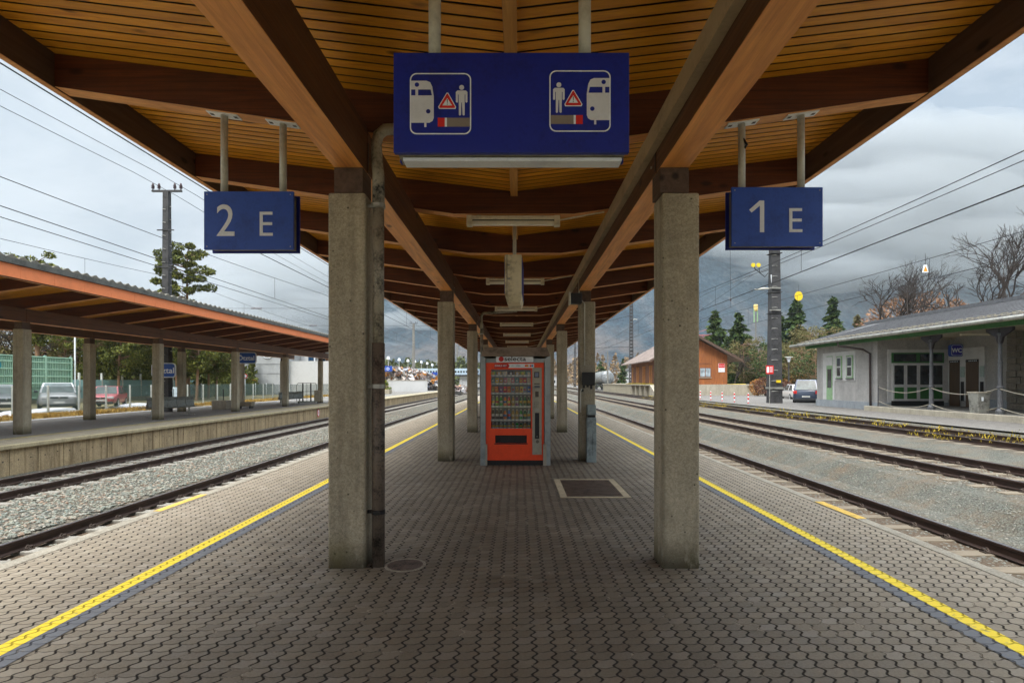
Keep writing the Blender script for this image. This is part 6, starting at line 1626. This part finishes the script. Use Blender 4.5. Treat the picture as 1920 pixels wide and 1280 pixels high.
# ------------------------------------------------------------------ mountains
m_mt = NB('haze blue forest slope'); v = m_mt.pos(); f1 = m_mt.noise(v, .012, 8, .6); f2 = m_mt.noise(m_mt.mp(v, (1, 1, .35)), .09, 6, .75); f3 = m_mt.noise(v, .0035, 4, .5)
g_ = m_mt.ma('ADD', m_mt.ma('MULTIPLY', f1, .45), m_mt.ma('MULTIPLY', f2, .55))
col = m_mt.ramp(g_, [(.42, (.002, .016, .034)), (.5, (.008, .045, .075)), (.57, (.035, .08, .11)), (.66, (.18, .15, .14))])  # blue of the distant haze put into the forest colour
zz = m_mt.sep(v)[2]; low = m_mt.ma('MULTIPLY', m_mt.ramp(m_mt.ma('DIVIDE', zz, 200), [(0, 1), (.9, 0)]), m_mt.ramp(f1, [(.42, 0), (.6, 1)]))
col = m_mt.mix(m_mt.ma('MULTIPLY', low, .7), col, (.22, .15, .11))
m_mt = m_mt.fin(col, .95, h=f2, bs=1, bd=12, spec=.1)
def mountain(name, prof, r0, r1, nseg, seed, nr=44):
    """prof: list of (image-independent) azimuth tangent, crest tangent; slope rises from r0 to r1"""
    b = MB(); az = [p[0] for p in prof]; el = [p[1] for p in prof]
    for j in range(nr+1):
        f = j/nr; r = r0+(r1-r0)*f
        for i in range(nseg+1):
            a = az[0]+(az[-1]-az[0])*i/nseg; e_ = float(np.interp(a, az, el))
            Y = r; X = a*r
            s = min(1, f*1.25); hgt = e_*r1*(s*s*(3-2*s))**.85*.92
            n1_ = mnoise.fractal(Vector((X*.0022+seed, Y*.0022, 0)), 1, 2.1, 6); n2_ = abs(mnoise.noise(Vector((X*.005+seed, Y*.0015, 2))))
            hgt *= 1+.22*n1_*(f > .05)-.28*n2_
            if f > .82: hgt *= 1-.9*((f-.82)/.18)**1.5
            b.v.append((X, Y, max(-2, hgt-2)))
    n = nseg+1
    for j in range(nr):
        for i in range(nseg): a = j*n+i; b.f.append((a, a+1, a+1+n, a+n))
    o = b.build(name, m_mt, smooth=True, recalc=False); return tag(o, kind='structure')
mountain('mountain_west', [(-2.6, .03), (-.45, .05), (-.385, .09), (-.33, .16), (-.25, .27), (-.15, .36), (-.05, .36), (.08, .30)], 900, 2100, 260, 3)
mountain('mountain_east', [(-.08, .18), (.02, .28), (.1, .40), (.22, .45), (.4, .40), (.6, .38), (.9, .36), (1.3, .33), (2.6, .25)], 750, 1900, 360, 9)

# low clouds drifting across the slopes: closed lumps of thin even mist
def mist(name, dens, c=(.93, .95, 1)):
    m = bpy.data.materials.new(name); m.use_nodes = True; t_ = m.node_tree; t_.nodes.remove(t_.nodes['Principled BSDF'])
    v_ = t_.nodes.new('ShaderNodeVolumePrincipled'); v_.inputs['Density'].default_value = dens; v_.inputs['Color'].default_value = (*c, 1); v_.inputs['Anisotropy'].default_value = .1
    t_.links.new(v_.outputs[0], t_.nodes['Material Output'].inputs['Volume']); return m
m_cloud = mist('cloud', .010, (.54, .565, .58)); m_cloud2 = mist('thin cloud', .007, (.62, .66, .69))
def cloud(px, py, Y, w, h, d, seed, m=m_cloud):
    q = at(px, py, Y); o = lump('low_cloud', m, q.x, Y, q.z, w, d, h, seed, 4, .75, 'stuff'); o.hide_probe_volume = False
rc = random.Random(12)
for (px, py, Y, w, h, d, mm) in ((1350, 480, 1250, 420, 110, 170, m_cloud), (1560, 440, 1150, 380, 95, 150, m_cloud), (1800, 430, 1050, 420, 100, 150, m_cloud), (1440, 545, 1150, 230, 38, 100, m_cloud), (1650, 385, 1300, 420, 80, 150, m_cloud),
        (1320, 400, 1400, 420, 130, 170, m_cloud), (1900, 330, 1150, 430, 120, 160, m_cloud), (1590, 520, 1000, 190, 30, 80, m_cloud2), (1200, 520, 1400, 260, 60, 120, m_cloud2), (1500, 330, 1400, 500, 110, 170, m_cloud), (1750, 330, 1350, 400, 100, 160, m_cloud),
        (740, 575, 1350, 230, 60, 120, m_cloud), (620, 610, 1350, 190, 45, 110, m_cloud), (800, 600, 1200, 130, 42, 90, m_cloud), (690, 655, 1150, 140, 26, 80, m_cloud2), (700, 520, 1400, 330, 70, 140, m_cloud), (580, 560, 1500, 260, 70, 120, m_cloud), (830, 655, 1150, 100, 22, 70, m_cloud2), (1700, 500, 1000, 230, 35, 80, m_cloud2), (1180, 600, 1200, 90, 24, 60, m_cloud2)):
    cloud(px, py, Y, w, h, d, rc.uniform(0, 90), mm)
hz = mist('haze air', .00016, (.78, .89, 1.0))
o = MB().box(-3000, 3000, -90, 2300, -3, 1150).build('haze', hz); tag(o, kind='stuff')
